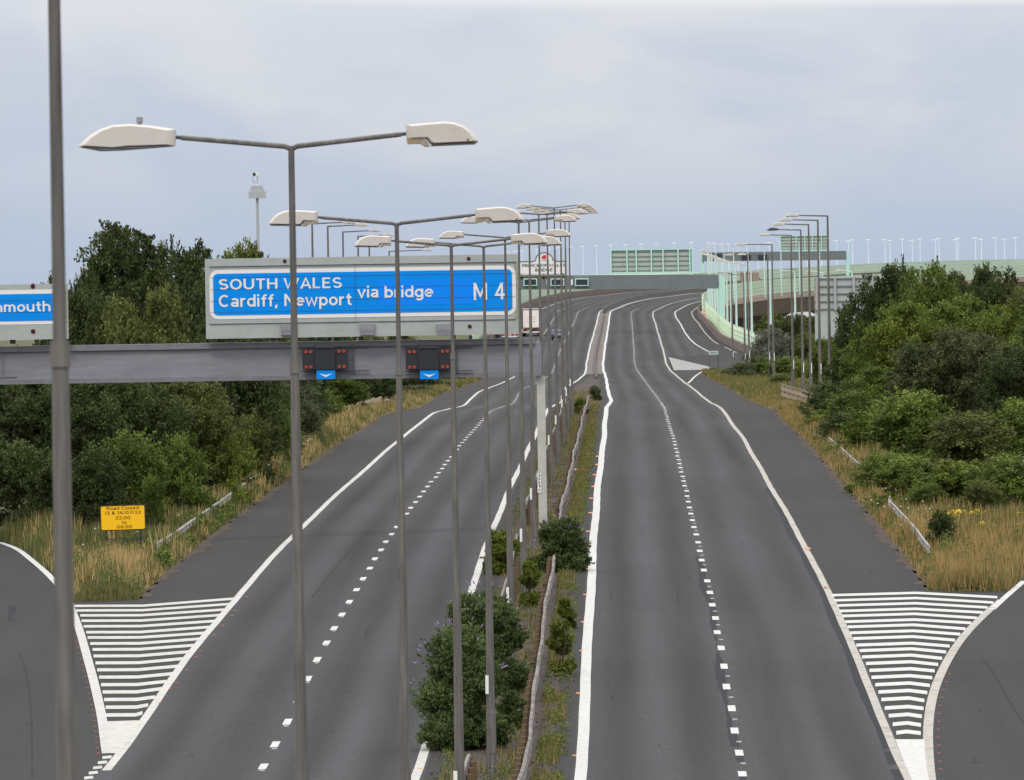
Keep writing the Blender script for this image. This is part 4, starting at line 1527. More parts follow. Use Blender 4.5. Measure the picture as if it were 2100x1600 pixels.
t = thing('gantry', 'far grey gantry with mint posts over the whole motorway, carrying small dark signals', 'gantry')
fs_ = F / FD
beam_between(MB(), P(985, 565.5, FD), P(1473, 563, FD), 1.6, 29 / fs_).build('beam', FBEAM, t)
for px in (1480, 984):
    a = P(px, 562, FD)
    MB().box((a.x, FD + 0.8, (a.z + Tz(a.x, FD) - 1) / 2), (0.85, 1.2, a.z - Tz(a.x, FD) + 1)).build('leg', MINT, t)
SCREEN = mat('dark_screen', (0.03, 0.035, 0.05), 0.3)
for px in (1087.5, 1143, 1193):
    c, w, h = rect(px - 14, 571, px + 14, 586.5, FD)
    o = MB().box((0, -0.25, 0), (w, 0.4, h)).build('lane_signal', MINT, t)
    o.location = (c.x, FD, c.z)
    MB().box((0, -0.47, 0), (w - 0.30, 0.05, h - 0.30)).build('screen', SCREEN, o)
    if px > 1100:
        MB().box((-w / 2 - 0.45, -0.3, 0), (0.26, 0.1, h * 0.75)).build('side_lamp', WHITE_P, o)
# sign seen from behind
t = thing('direction_sign', 'back of a big sign in a mint frame standing on the far gantry beam', 'road sign')
c, w, h = rect(1252, 511, 1421, 559.5, FD)
t.location = (c.x, FD, c.z)
MB().box((0, 0.9, 0), (w - 0.1, 0.1, h - 0.1)).build('panel', BACK, t)
mb = MB()
for k in range(5):
    mb.box((0, 0.78, -h / 2 + h * (k + 0.5) / 5), (w, 0.1, 0.14))
mb.build('rail', mat('sign_rail', (0.20, 0.24, 0.22), 0.6), t)
for px in (1253, 1286, 1305, 1336, 1360, 1391, 1415, 1420):
    x = P(px, 535, FD).x - c.x
    MB().box((x, 0.6, -0.2), (0.20, 0.25, h + 0.5)).build('upright', MINT, t)
for sz in (-1, 1):
    MB().box((0, 0.7, sz * (h / 2 - 0.06)), (w, 0.22, 0.16)).build('edge_rail', MINT, t)
# PRINCE OF WALES BRIDGE
t = thing('bridge_name_sign', 'white arched sign reading PRINCE OF WALES BRIDGE with a red dragon', 'sign')
c = P(1115, 545, FD)
t.location = (c.x, FD - 0.2, c.z)


def lp2(px, py):
    q = P(px, py, FD)
    return (q.x - c.x, q.z - c.z)


ol = [lp2(1052, 562), lp2(1162, 560.3), lp2(1162, 535.5), lp2(1138, 536)]
for k in range(0, 13):
    a = math.pi * k / 12
    ol.append(lp2(1116 + 17.5 * math.cos(a), 533 - 15 * math.sin(a) - 0.0))
ol += [lp2(1094, 536.5), lp2(1052, 537)]
MB().prism(ol, 0, 0.15).build('panel', SIGNW, t)
rim = [Vector((p[0], -0.01, p[1])) for p in ol[2:]]
MB().tube(rim, 0.08, 5).build('rim', mat('sign_rim', (0.10, 0.12, 0.15), 0.5), t)
DRED = mat('dragon_red', (0.55, 0.02, 0.03), 0.5)
dr = [(-7, -2), (-4, 1), (-5, 4), (-2, 3), (0, 6.5), (1, 4.5), (5.5, 7), (3.5, 4), (6, 3), (3.5, 1.5), (5, -1), (6.5, -4), (3.5, -2.5), (3, -5), (1, -2.5), (-1, -5.5), (-2, -2.5), (-4.5, -4), (-4, -1.5)]
b = P(1115.5, 528, FD)
MB().prism([(b.x - c.x + x / fs_ * 0.95, b.z - c.z + z / fs_ * 0.85) for x, z in dr], -0.03, -0.01).build('emblem', DRED, t)
g = [(-5, -6.6), (5, -6.6), (4, -5.4), (-4, -5.4)]
MB().prism([(b.x - c.x + x / fs_, b.z - c.z + z / fs_) for x, z in g], -0.03, -0.01).build('emblem', mat('emblem_green', (0.05, 0.22, 0.14), 0.6), t)
GREYT = mat('grey_lettering', (0.10, 0.11, 0.12), 0.6)
for s_, x, y, wpx, hpx in (('PRINCE OF WALES', 1071, 548.5, 89, 7.2), ('BRIDGE', 1097.5, 557.3, 35.5, 7)):
    q = P(x, y, FD)
    text('lettering', s_, (q.x - c.x, -0.03, q.z - c.z), wpx / fs_, hpx / fs_, GREYT, t, weight=0.19)
x0, z0 = lp2(1052, 566.0)
x1, z1 = lp2(1162, 564.3)
MB().box(((x0 + x1) / 2, 0.05, (z0 + z1) / 2), (x1 - x0, 0.3, 0.26)).build('base_rail', mat('olive_rail', (0.22, 0.19, 0.08), 0.6), t)
for px in (1070, 1115, 1155):
    x, z = lp2(px, 566)
    MB().box((x, 0.3, z + 0.1), (0.2, 0.2, 1.2)).build('post', FBEAM, t)

F2 = 1815.0
f2 = F / F2
t = thing('gantry', 'farthest grey gantry with mint legs standing on the viaduct', 'gantry')
beam_between(MB(), P(1440, 518, F2), P(1735, 514.5, F2), 1.6, 18.5 / f2).build('beam', FBEAM, t)
for px, yb in ((1440, 600), (1738, 585)):
    a, b = P(px, 514, F2), P(px, yb, F2)
    MB().box((a.x, F2 + 0.8, (a.z + b.z) / 2), (0.75, 1.0, a.z - b.z)).build('leg', MINT, t)
for px in (1470, 1530, 1564):
    c, w, h = rect(px - 9, 521, px + 9, 531, F2)
    MB().box((c.x, F2 - 0.3, c.z), (w, 0.4, h)).build('lane_signal', SCREEN, t)
t = thing('direction_sign', 'smaller back of a sign in a mint frame on the farthest gantry', 'road sign')
c, w, h = rect(1600, 483, 1700.5, 514, F2)
t.location = (c.x, F2, c.z)
MB().box((0, 0.9, 0), (w - 0.1, 0.1, h - 0.1)).build('panel', BACK, t)
for px in (1600.5, 1621, 1633, 1651, 1666, 1685, 1700):
    x = P(px, 500, F2).x - c.x
    MB().box((x, 0.6, -0.15), (0.20, 0.25, h + 0.3)).build('upright', MINT, t)
for sz in (-1, 1):
    MB().box((0, 0.7, sz * (h / 2 - 0.06)), (w, 0.22, 0.18)).build('edge_rail', MINT, t)
mb = MB()
for k in range(5):
    mb.box((0, 0.78, -h / 2 + h * (k + 0.5) / 5), (w, 0.1, 0.12))
mb.build('rail', _mats['sign_rail'], t)

# large sign seen from behind among the right-hand trees
SD = 640.0
t = thing('direction_sign', 'large pale grey sign seen from behind among the trees at right', 'road sign')
c, w, h = rect(1671, 568, 1800, 700, SD)
t.location = (c.x, SD, c.z)
PALEB = mat('pale_sign_back', (0.37, 0.40, 0.385), 0.6, var=0.04, scale=0.6)
MB().box((0, 0.25, 0), (w, 0.08, h)).build('panel', PALEB, t)
mb = MB()
for k in range(5):
    mb.box((0, 0.15, h / 2 - 0.12 - k * 0.62), (w, 0.12, 0.09))
mb.build('rail', mat('grey_rail', (0.20, 0.215, 0.22), 0.6), t)
for px in (1675, 1712.5, 1751, 1790):
    x = P(px, 600, SD).x - c.x
    MB().box((x, 0.05, h / 2 - 1.35), (0.20, 0.22, 2.7)).build('upright', mat('pale_upright', (0.36, 0.355, 0.36), 0.6), t)
for sx in (-0.6, 1.2):
    MB().tube([(sx, 0.5, 0), (sx, 0.5, -h / 2 - 5)], 0.15, 8).build('post', GALV, t)

# ------------------------------------------------------------------ foliage
def rand_unit(r, n):
    v = r.normal(size=(n, 3))
    return v / np.linalg.norm(v, axis=1, keepdims=True)


def leaf_faces(r, pos, length, width, droop=0.0, up=None):
    """Rhomb leaves at POS with random facing."""
    n = len(pos)
    a = rand_unit(r, n)
    a[:, 2] -= droop
    a /= np.linalg.norm(a, axis=1, keepdims=True)
    b = np.cross(a, rand_unit(r, n))
    b /= np.linalg.norm(b, axis=1, keepdims=True) + 1e-9
    L = (length * r.uniform(0.65, 1.35, n))[:, None]
    W = (width * r.uniform(0.7, 1.3, n))[:, None]
    v = np.stack([pos - a * L / 2, pos + b * W / 2, pos + a * L / 2, pos - b * W / 2], 1)
    return v.reshape(-1, 3)


def quads_mesh(name, v, tint, m):
    n = len(v) // 4
    me = bpy.data.meshes.new(name)
    me.vertices.add(4 * n)
    me.vertices.foreach_set('co', v.astype(np.float32).ravel())
    me.loops.add(4 * n)
    me.loops.foreach_set('vertex_index', np.arange(4 * n, dtype=np.int32))
    me.polygons.add(n)
    me.polygons.foreach_set('loop_start', np.arange(0, 4 * n, 4, dtype=np.int32))
    me.polygons.foreach_set('loop_total', np.full(n, 4, dtype=np.int32))
    at = me.attributes.new('tint', 'FLOAT', 'FACE')
    at.data.foreach_set('value', np.clip(tint, 0, 1).astype(np.float32))
    me.materials.append(m)
    me.update(calc_edges=True)
    return me


def tris_mesh(name, v, tint, m):
    n = len(v) // 3
    me = bpy.data.meshes.new(name)
    me.vertices.add(3 * n)
    me.vertices.foreach_set('co', v.astype(np.float32).ravel())
    me.loops.add(3 * n)
    me.loops.foreach_set('vertex_index', np.arange(3 * n, dtype=np.int32))
    me.polygons.add(n)
    me.polygons.foreach_set('loop_start', np.arange(0, 3 * n, 3, dtype=np.int32))
    me.polygons.foreach_set('loop_total', np.full(n, 3, dtype=np.int32))
    at = me.attributes.new('tint', 'FLOAT', 'FACE')
    at.data.foreach_set('value', np.clip(tint, 0, 1).astype(np.float32))
    me.materials.append(m)
    me.update(calc_edges=True)
    return me


BARK = mat('bark', (0.075, 0.062, 0.05), 0.9, var=0.25, scale=4)
LEAF_DARK = leaf_mat('leaf_dark', (0.056, 0.078, 0.028), 0.68)
LEAF_MID = leaf_mat('leaf_mid', (0.094, 0.136, 0.030), 0.65)
LEAF_BRIGHT = leaf_mat('leaf_bright', (0.116, 0.158, 0.030), 0.6)
LEAF_OLIVE = leaf_mat('leaf_olive', (0.098, 0.120, 0.038), 0.65)
LEAF_GREY = leaf_mat('leaf_grey', (0.105, 0.130, 0.068), 0.5)
LEAF_BROWN = leaf_mat('leaf_brownish', (0.060, 0.062, 0.030), 0.55, lo=(0.040, 0.056, 0.020), hi=(0.135, 0.142, 0.062))
LEAF_PALE = leaf_mat('leaf_pale', (0.10, 0.115, 0.075), 0.6, lo=(0.035, 0.052, 0.028), hi=(0.27, 0.27, 0.21))


def make_tree(seed, h, R, nl, kind, leaf=(0.21, 0.12), clumps=26, per=24):
    """Crown mesh and limb mesh of a tree h tall, R in crown radius, foot at the origin."""
    r = np.random.default_rng(seed)
    mb = MB()
    top = Vector((r.normal(0, 0.05 * R), r.normal(0, 0.05 * R), h * 0.86))
    tp = [Vector((0, 0, -0.5)), Vector((r.normal(0, .08), r.normal(0, .08), h * 0.3)), Vector((r.normal(0, .15), r.normal(0, .15), h * 0.6)), top]
    tr = 0.020 * h
    mb.tube(tp, [tr, tr * 0.8, tr * 0.45, 0.02], 6)
    lobes = []
    for k in range(nl):
        f = (k + 0.5) / nl
        if kind == 'tall':
            z = h * (0.22 + 0.68 * f)
            rad_ = R * (0.80 if f < 0.6 else 0.80 - (f - 0.6) * 0.7) * math.sqrt(r.uniform(0.12, 1))
            lr = R * r.uniform(0.34, 0.54) * (1.08 - 0.22 * f)
        elif kind == 'shrub':
            z = h * (0.13 + 0.66 * f)
            rad_ = R * (0.92 - 0.6 * f) * math.sqrt(r.uniform(0.05, 1))
            if k < nl // 3:
                z, rad_ = h * 0.12, R * 0.62
            lr = R * r.uniform(0.32, 0.50)
        else:
            z = h * (0.20 + 0.62 * f)
            rad_ = R * math.sqrt(max(0.05, 1 - (2 * f - 0.80) ** 2 * 0.50)) * 0.80 * math.sqrt(r.uniform(0.12, 1))
            lr = R * r.uniform(0.28, 0.44)
        a = 2.399 * k + r.uniform(-0.5, 0.5)
        c = np.array([rad_ * math.cos(a), rad_ * math.sin(a), min(z, h - lr * 0.9)])
        lobes.append((c, lr))
        t = min(0.9, max(0.12, (c[2] - 0.25 * h) / h))
        s0 = tp[0].lerp(top, t)
        mid = s0.lerp(Vector(c), 0.55) + Vector((0, 0, 0.06 * h * r.uniform(0, 1)))
        mb.tube([s0, mid, Vector(c)], [tr * 0.42, tr * 0.28, 0.012], 5)
    pos, tint = [], []
    for c, lr in lobes:
        nc = int(clumps * (0.7 + 0.6 * r.random()))
        dirs = rand_unit(r, nc)
        dirs[:, 2] = dirs[:, 2] * 0.85 + 0.12
        cc = c + dirs * (lr * r.uniform(0.55, 1.12, nc))[:, None]
        lob_t = r.normal(0, 0.14)
        for q in cc:
            n = int(per * r.uniform(0.6, 1.4))
            sg = lr * r.uniform(0.13, 0.22)
            p = q + np.clip(r.normal(size=(n, 3)), -1.7, 1.7) * np.array([sg, sg, sg * 0.8])
            pos.append(p)
            ct = 0.45 + lob_t + r.normal(0, 0.18)
            tint.append(ct + r.normal(0, 0.18, n))
        # sprigs that break the outline
        for _ in range(9 if kind == 'shrub' else 6):
            dv_ = rand_unit(r, 1)[0]
            dv_[2] = abs(dv_[2]) * 0.8 + 0.05
            ln = lr * (r.uniform(0.4, 1.0) if kind == 'shrub' else r.uniform(0.3, 0.65))
            n = int(per * 0.7)
            u = r.random(n)
            p = c + dv_ * lr * 0.95 + dv_ * (u * ln)[:, None] + np.clip(r.normal(size=(n, 3)), -1.7, 1.7) * (0.050 * R * (1.1 - u))[:, None]
            pos.append(p)
            tint.append(0.5 + lob_t + r.normal(0, 0.15, n))
    pos = np.concatenate(pos)
    tint = np.concatenate(tint)
    ok = pos[:, 2] > 0.06 * h * (0.2 if kind == 'shrub' else 1)
    pos, tint = pos[ok], tint[ok]
    v = leaf_faces(r, pos, leaf[0], leaf[1], 0.15)
    return v, tint, mb


PROTO = {}
for nm, args in {'broadA': (11, 8.0, 3.2, 17, 'broad'), 'broadB': (12, 8.0, 3.2, 19, 'broad'), 'broadC': (13, 8.0, 3.2, 15, 'broad'),
                 'tallA': (21, 11.0, 2.3, 17, 'tall'), 'tallB': (22, 11.0, 2.3, 19, 'tall')}.items():
    v, ti, mb = make_tree(*args, leaf=(0.20, 0.115), clumps=34, per=40)
    PROTO[nm] = (args[1], args[2], quads_mesh('crown', v, ti, LEAF_MID), mb)
for nm, args in {'shrubA': (31, 3.0, 1.6, 12, 'shrub'), 'shrubB': (32, 3.0, 1.6, 13, 'shrub'), 'shrubC': (33, 3.0, 1.6, 10, 'shrub')}.items():
    v, ti, mb = make_tree(*args, leaf=(0.125, 0.07), clumps=32, per=38)
    PROTO[nm] = (args[1], args[2], quads_mesh('crown', v, ti, LEAF_MID), mb)
_trunk = {}


def plant(name, cat, kind, px, topy, d, wpx, m, label, group, yaw=None, base=None, depth=None):
    """A tree or shrub whose crown tops out at photo point (px, topy), d metres away, wpx photo pixels wide."""
    hh, R, me, tmb = PROTO[kind]
    top = P(px, topy, d)
    bz = Tz(top.x, d) - 0.05 if base is None else base
    h = max(0.4, top.z - bz)
    w = wpx / (F / d)
    t = thing(name, label, cat, (top.x, d, bz), group)
    t.rotation_euler = (0, 0, rng.uniform(0, 6.28) if yaw is None else yaw)
    kx = w / (2 * R) / 1.06
    t.scale = (kx, kx * (depth or 1.0), h / hh / 0.985)
    if kind not in _trunk:
        o = tmb.build('trunk', BARK, t)
        _trunk[kind] = o.data
    else:
        o = bpy.data.objects.new('trunk', _trunk[kind])
        C.objects.link(o)
        o.parent = t
    c = bpy.data.objects.new('crown', me)
    C.objects.link(c)
    c.parent = t
    c.material_slots[0].link = 'OBJECT'
    c.material_slots[0].material = m
    return t


ORD = ['first', 'second', 'third', 'fourth', 'fifth', 'sixth', 'seventh', 'eighth', 'ninth', 'tenth', 'eleventh', 'twelfth', 'thirteenth', 'fourteenth', 'fifteenth', 'sixteenth', 'seventeenth', 'eighteenth', 'nineteenth', 'twentieth']


def row(items, desc, where, group, name='tree', cat='tree'):
    items = sorted(items, key=lambda q: q[1])
    n = len(items)
    for k, (kind, px, ty, d, w, m) in enumerate(items):
        sh = {id(LEAF_DARK): 'dark green', id(LEAF_MID): 'green', id(LEAF_BRIGHT): 'fresh green', id(LEAF_OLIVE): 'olive green', id(LEAF_GREY): 'grey-green',
              id(LEAF_BROWN): 'brownish green', id(LEAF_PALE): 'pale flecked'}[id(m)]
        ds = desc
        if name == 'tree':
            ds = 'tall tree' if kind.startswith('tall') else desc
        which = 'leftmost' if k == 0 else ('rightmost' if k == n - 1 else ORD[k] + ' from the left')
        plant(name, cat, kind, px, ty, d, w, m, f'{sh} {ds} {where}, {which}', group)


D_, M_, B_, O_, G_, R_, P_ = LEAF_DARK, LEAF_MID, LEAF_BRIGHT, LEAF_OLIVE, LEAF_GREY, LEAF_BROWN, LEAF_PALE
row([('tallB', 222, 446, 345, 160, D_), ('tallA', 290, 454, 350, 150, D_), ('broadA', 100, 545, 420, 85, D_), ('broadB', 362, 486, 385, 180, D_),
     ('broadC', 482, 468, 400, 190, O_), ('broadA', 425, 482, 395, 190, D_), ('broadC', 182, 500, 352, 130, D_), ('broadB', 522, 498, 410, 120, O_)],
    'bushy tree', 'of the left wood, standing against the sky', 'trees of the left wood')
row([('broadB', 175, 572, 325, 210, D_), ('broadC', 285, 560, 322, 230, O_), ('broadA', 385, 575, 330, 230, D_), ('broadB', 480, 600, 345, 210, D_),
     ('broadC', 590, 640, 420, 200, D_), ('broadA', 60, 700, 318, 230, D_), ('broadB', 690, 660, 520, 170, D_), ('broadC', 790, 670, 640, 160, O_)],
    'round tree', 'behind the signs and gantry beam', 'trees of the left wood')
row([('broadA', 25, 770, 300, 230, D_), ('broadB', 160, 760, 300, 230, D_), ('broadC', 290, 750, 304, 210, D_), ('broadB', 395, 765, 318, 200, O_),
     ('broadA', 500, 745, 352, 190, D_), ('broadC', 590, 745, 410, 160, G_), ('broadA', 690, 735, 500, 150, M_), ('broadB', 770, 745, 585, 130, D_),
     ('broadC', 850, 755, 680, 120, G_), ('broadA', 915, 770, 770, 90, D_)],
    'tree', 'seen below the gantry beam', 'trees of the left wood')
row([('shrubA', 30, 905, 290, 190, D_), ('shrubB', 110, 930, 287, 170, D_), ('shrubC', 195, 925, 286, 150, D_), ('shrubA', 262, 885, 292, 190, M_), ('shrubC', 372, 905, 300, 130, M_), ('shrubB', 442, 878, 318, 130, B_), ('shrubA', 512, 852, 342, 120, O_), ('shrubC', 572, 838, 370, 105, M_), ('shrubB', 622, 822, 408, 95, G_),
     ('shrubB', 345, 865, 306, 170, M_), ('shrubC', 440, 855, 330, 180, B_), ('shrubA', 505, 830, 358, 130, O_), ('shrubB', 572, 822, 398, 110, D_), ('shrubC', 655, 800, 470, 110, M_), ('shrubA', 715, 795, 540, 100, G_), ('shrubB', 850, 790, 660, 90, G_), ('shrubC', 905, 782, 720, 80, M_),
     ('shrubA', 312, 975, 284, 70, M_), ('shrubC', 640, 815, 445, 90, D_)],
    'shrub', 'at the left wood edge', 'shrubs at the foot of the left wood', 'shrub', 'shrub')
row([('broadA', 1795, 545, 470, 130, D_), ('broadB', 1838, 525, 470, 120, D_), ('broadB', 1905, 528, 465, 150, M_), ('broadC', 1985, 522, 470, 150, D_),
     ('broadA', 2050, 540, 465, 130, D_), ('broadB', 2110, 565, 455, 130, O_), ('broadC', 1755, 610, 470, 100, D_)],
    'bushy tree', 'on the skyline of the right wood', 'trees of the right wood')
row([('broadB', 1860, 605, 425, 190, B_), ('broadC', 1955, 590, 430, 200, M_), ('broadA', 2050, 610, 425, 190, B_), ('broadA', 1790, 650, 440, 150, M_),
     ('broadC', 1745, 715, 470, 120, D_), ('broadB', 2120, 650, 410, 160, M_)],
    'round tree', 'in the middle of the right wood', 'trees of the right wood')
row([('broadC', 1985, 655, 395, 210, R_), ('broadA', 1880, 690, 395, 170, R_), ('broadB', 1800, 745, 415, 160, M_), ('broadA', 2075, 700, 385, 190, D_), ('broadC', 1730, 800, 430, 110, D_)],
    'tree', 'in the front row of the right wood', 'trees of the right wood')
row([('shrubA', 1880, 800, 345, 240, M_), ('shrubB', 1985, 845, 335, 240, O_), ('shrubC', 2080, 830, 340, 210, M_), ('shrubB', 1790, 835, 372, 170, B_),
     ('shrubC', 1730, 850, 395, 120, D_), ('shrubA', 1690, 840, 425, 90, M_)],
    'shrub', 'spreading below the right wood', 'shrubs of the right bank', 'shrub', 'shrub')
row([('shrubA', 1698, 795, 452, 70, M_), ('shrubC', 1700, 790, 436, 130, D_), ('shrubB', 1752, 800, 408, 170, M_), ('shrubA', 1690, 850, 424, 84, B_), ('shrubC', 1800, 870, 372, 170, M_),
     ('shrubB', 1768, 915, 372, 120, D_), ('shrubA', 1838, 930, 340, 150, B_), ('shrubC', 1790, 965, 334, 110, M_)],
    'bush', 'beside the right hard shoulder', 'bushes of the right bank', 'shrub', 'shrub')
row([('shrubB', 1955, 945, 297, 230, B_), ('shrubC', 2070, 940, 294, 210, M_), ('shrubA', 1868, 935, 303, 180, M_), ('shrubC', 1812, 935, 318, 130, M_), ('shrubA', 2010, 985, 290, 110, O_), ('shrubB', 1905, 990, 294, 110, M_),
     ('shrubB', 1740, 940, 362, 60, O_), ('shrubA', 1755, 990, 322, 62, M_), ('shrubC', 1665, 860, 432, 60, M_)],
    'shrub', 'edging the right verge grass', 'shrubs of the right bank', 'shrub', 'shrub')
for k_, (kd_, px_, ty_, d_, w_) in enumerate((('broadA', 2210, 600, 420, 220), ('broadB', 2330, 620, 430, 230), ('broadC', 2240, 800, 350, 230), ('broadA', -120, 620, 330, 240),
                                              ('broadC', -240, 600, 340, 240), ('broadB', -150, 780, 300, 240))):
    plant('tree', 'tree', kd_, px_, ty_, d_, w_, (LEAF_MID, LEAF_DARK)[k_ % 2], 'tree of the woods standing beyond the picture edge', 'trees beyond the picture edge')
plant('shrub', 'shrub', 'shrubB', 1928, 1046, 266, 76, D_, 'lone dark rounded bush in the straw grass of the right verge', 'shrubs of the right bank')
row([('broadA', 1620, 640, 820, 85, D_), ('broadB', 1580, 668, 800, 90, P_), ('broadC', 1660, 675, 780, 80, O_), ('broadA', 1697, 665, 740, 70, M_), ('broadB', 1552, 715, 815, 60, D_),
     ('broadC', 1735, 680, 610, 110, D_), ('broadB', 1690, 688, 605, 80, M_)],
    'tree', 'behind the single-arm lamps at right', 'trees behind the right lamps')
row([('broadA', 1598, 640, 1080, 120, M_), ('broadC', 1650, 640, 1060, 120, O_), ('broadB', 1705, 640, 1050, 120, D_), ('broadC', 1562, 682, 1010, 80, D_), ('broadA', 1760, 640, 1040, 120, M_)],
    'tree', 'in front of the viaduct', 'trees before the viaduct')
row([('shrubA', 1522, 742, 750, 70, G_), ('shrubB', 1572, 733, 760, 110, M_), ('shrubC', 1615, 735, 735, 110, M_), ('shrubB', 1655, 738, 690, 100, B_), ('shrubA', 1690, 745, 640, 90, D_), ('shrubC', 1600, 768, 672, 70, O_), ('shrubB', 1495, 757, 770, 46, O_), ('shrubC', 1720, 780, 520, 90, D_)],
    'low shrub', 'on the far nose between road and slip', 'shrubs on the far nose', 'shrub', 'shrub')

# ------------------------------------------------------------------ buddleia in the median
def buddleia(seed, h, R, nl):
    r = np.random.default_rng(seed)
    v, ti, mb = make_tree(seed, h, R, nl, 'shrub', leaf=(0.115, 0.032), clumps=58, per=54)
    m = quads_mesh('foliage', v, ti, leaf_mat('buddleia_leaf', (0.052, 0.072, 0.030), 0.6, lo=(0.034, 0.055, 0.014), hi=(0.150, 0.195, 0.070)))
    return m, mb


LILAC = mat('lilac_flower', (0.30, 0.19, 0.38), 0.7, var=0.25, scale=20)


def spike(mb, p, dirv, L, r, rr):
    pts = [p + dirv * L * t for t in (0, 0.25, 0.6, 1.0)]
    mb.tube(pts, [rr * 0.6, rr, rr * 0.75, rr * 0.15], 5)


def bush(label, px, by, h, w, seed, flowers, nl=13, m=None, d=None, off=None):
    o_, dd = G(px, by)
    base = S1(o_, dd)
    R = w / 2 / 1.05
    me, mb = buddleia(seed, h, R, nl)
    t = thing('flowering_bush' if flowers else 'shrub', label, 'bush', base, 'bushes in the median')
    mb.build('trunk', BARK, t)
    o = bpy.data.objects.new('foliage', me)
    C.objects.link(o)
    o.parent = t
    if m:
        o.material_slots[0].link = 'OBJECT'
        o.material_slots[0].material = m
    r = random.Random(seed)
    one = None
    for k in range(flowers):
        a, e = r.uniform(0, 6.28), r.uniform(0.1, 1.3)
        dv_ = Vector((math.cos(a) * math.cos(e), math.sin(a) * math.cos(e), math.sin(e)))
        p = Vector((dv_.x * R * 1.10, dv_.y * R * 1.10, h * (0.34 + 0.70 * math.sin(e))))
        if one is None:
            fm = MB()
            spike(fm, Vector((0, 0, 0)), Vector((0, 0, 1)), 0.11, r, 0.019)
            one = fm.build('flower_spike', LILAC, t)
            c = one
        else:
            c = one.copy()
            C.objects.link(c)
            c.parent = t
        c.location = p
        q = (dv_ + Vector((r.uniform(-.5, .5), r.uniform(-.5, .5), r.uniform(-.2, .5)))).normalized()
        c.rotation_euler = q.to_track_quat('Z', 'Y').to_euler()
        k2 = r.uniform(0.6, 1.15)
        c.scale = (k2, k2, k2)
    return t


bush('big dark buddleia bush with lilac flowers at the bottom of the median', 945, 1535, 3.0, 2.2, 71, 34, nl=28)
bush('second big buddleia bush with lilac flowers just behind the first', 990, 1420, 2.75, 2.25, 72, 34, nl=28)
bush('buddleia bush full of lilac flowers right of the gantry leg foot', 1150, 1172, 1.75, 1.75, 73, 60, nl=22)
bush('green bush left of the gantry leg foot, over the white line', 1030, 1178, 1.45, 1.25, 74, 0, m=LEAF_BRIGHT)
bush('slim green sapling in front of the gantry leg between the two barriers', 1085, 1245, 1.75, 0.75, 75, 0, nl=9, m=LEAF_BRIGHT)
bush('tall thin yellow-green weed bush on the right of the near barrier', 1150, 1385, 1.75, 0.72, 76, 0, nl=9, m=leaf_mat('weed_leaf', (0.120, 0.150, 0.034), 0.6))
bush('smaller weed bush on the right of the near barrier, behind the taller one', 1160, 1290, 1.0, 0.6, 77, 0, nl=8, m=LEAF_BRIGHT)
bush('low leafy plant at the foot of the biggest bush, beside a lamp column', 1050, 1495, 0.95, 0.8, 78, 3, nl=8)
bush('green weed clump in the far median where the road dips', 1222, 822, 1.25, 0.95, 79, 0, nl=8, m=LEAF_GREY)
bush('dark weed clump in the far median left of its grey-green neighbour', 1190, 850, 1.1, 1.0, 80, 0, nl=8, m=LEAF_MID)

# ------------------------------------------------------------------ grass and weeds
def blades(name, off, d, hgt, tint, m, width=0.03, lean=0.35, seed=5):
    r = np.random.default_rng(seed)
    n = len(off)
    nx, ny = nrm(d)
    base = np.stack([fx(d) + off * nx, d + off * ny, T(off, d) - 0.03], -1)
    a = r.uniform(0, 2 * math.pi, n)
    side = np.stack([np.cos(a), np.sin(a) * 0.4, np.zeros(n)], -1) * (width * r.uniform(0.6, 1.4, n))[:, None]
    b = r.uniform(0, 2 * math.pi, n)
    tip = base + np.stack([np.cos(b) * lean * hgt * r.random(n), np.sin(b) * lean * hgt * r.random(n), hgt], -1)
    v = np.stack([base - side, base + side, tip], 1).reshape(-1, 3)
    o = bpy.data.objects.new(name, tris_mesh(name, v, tint, m))
    C.objects.link(o)
    return tag(o, kind='stuff')


GR = leaf_mat('grass_blade', (0, 0, 0), trans=0.25, rough=0.7, lo=(0.052, 0.078, 0.022), hi=(0.50, 0.345, 0.155))
GR2 = leaf_mat('grass_blade_rust', (0, 0, 0), trans=0.25, rough=0.7, lo=(0.070, 0.095, 0.026), hi=(0.42, 0.270, 0.115))


def field(n, d0, d1, f0, f1, seed, power=1.6):
    r = np.random.default_rng(seed)
    u = r.random(n) ** power
    d = d0 + (d1 - d0) * u
    w = r.random(n)
    return f0(d) + (f1(d) - f0(d)) * w, d, r


def patch(off, d, s, seed):
    """Smooth pseudo-noise in 0..1 over the verge."""
    r = np.random.default_rng(seed)
    z = np.zeros_like(off)
    for _ in range(9):
        k = r.normal(size=2) * s
        z += np.sin(off * k[0] * 2.2 + d * k[1] * 0.55 + r.uniform(0, 6.28))
    return 1 / (1 + np.exp(-z * 0.75))


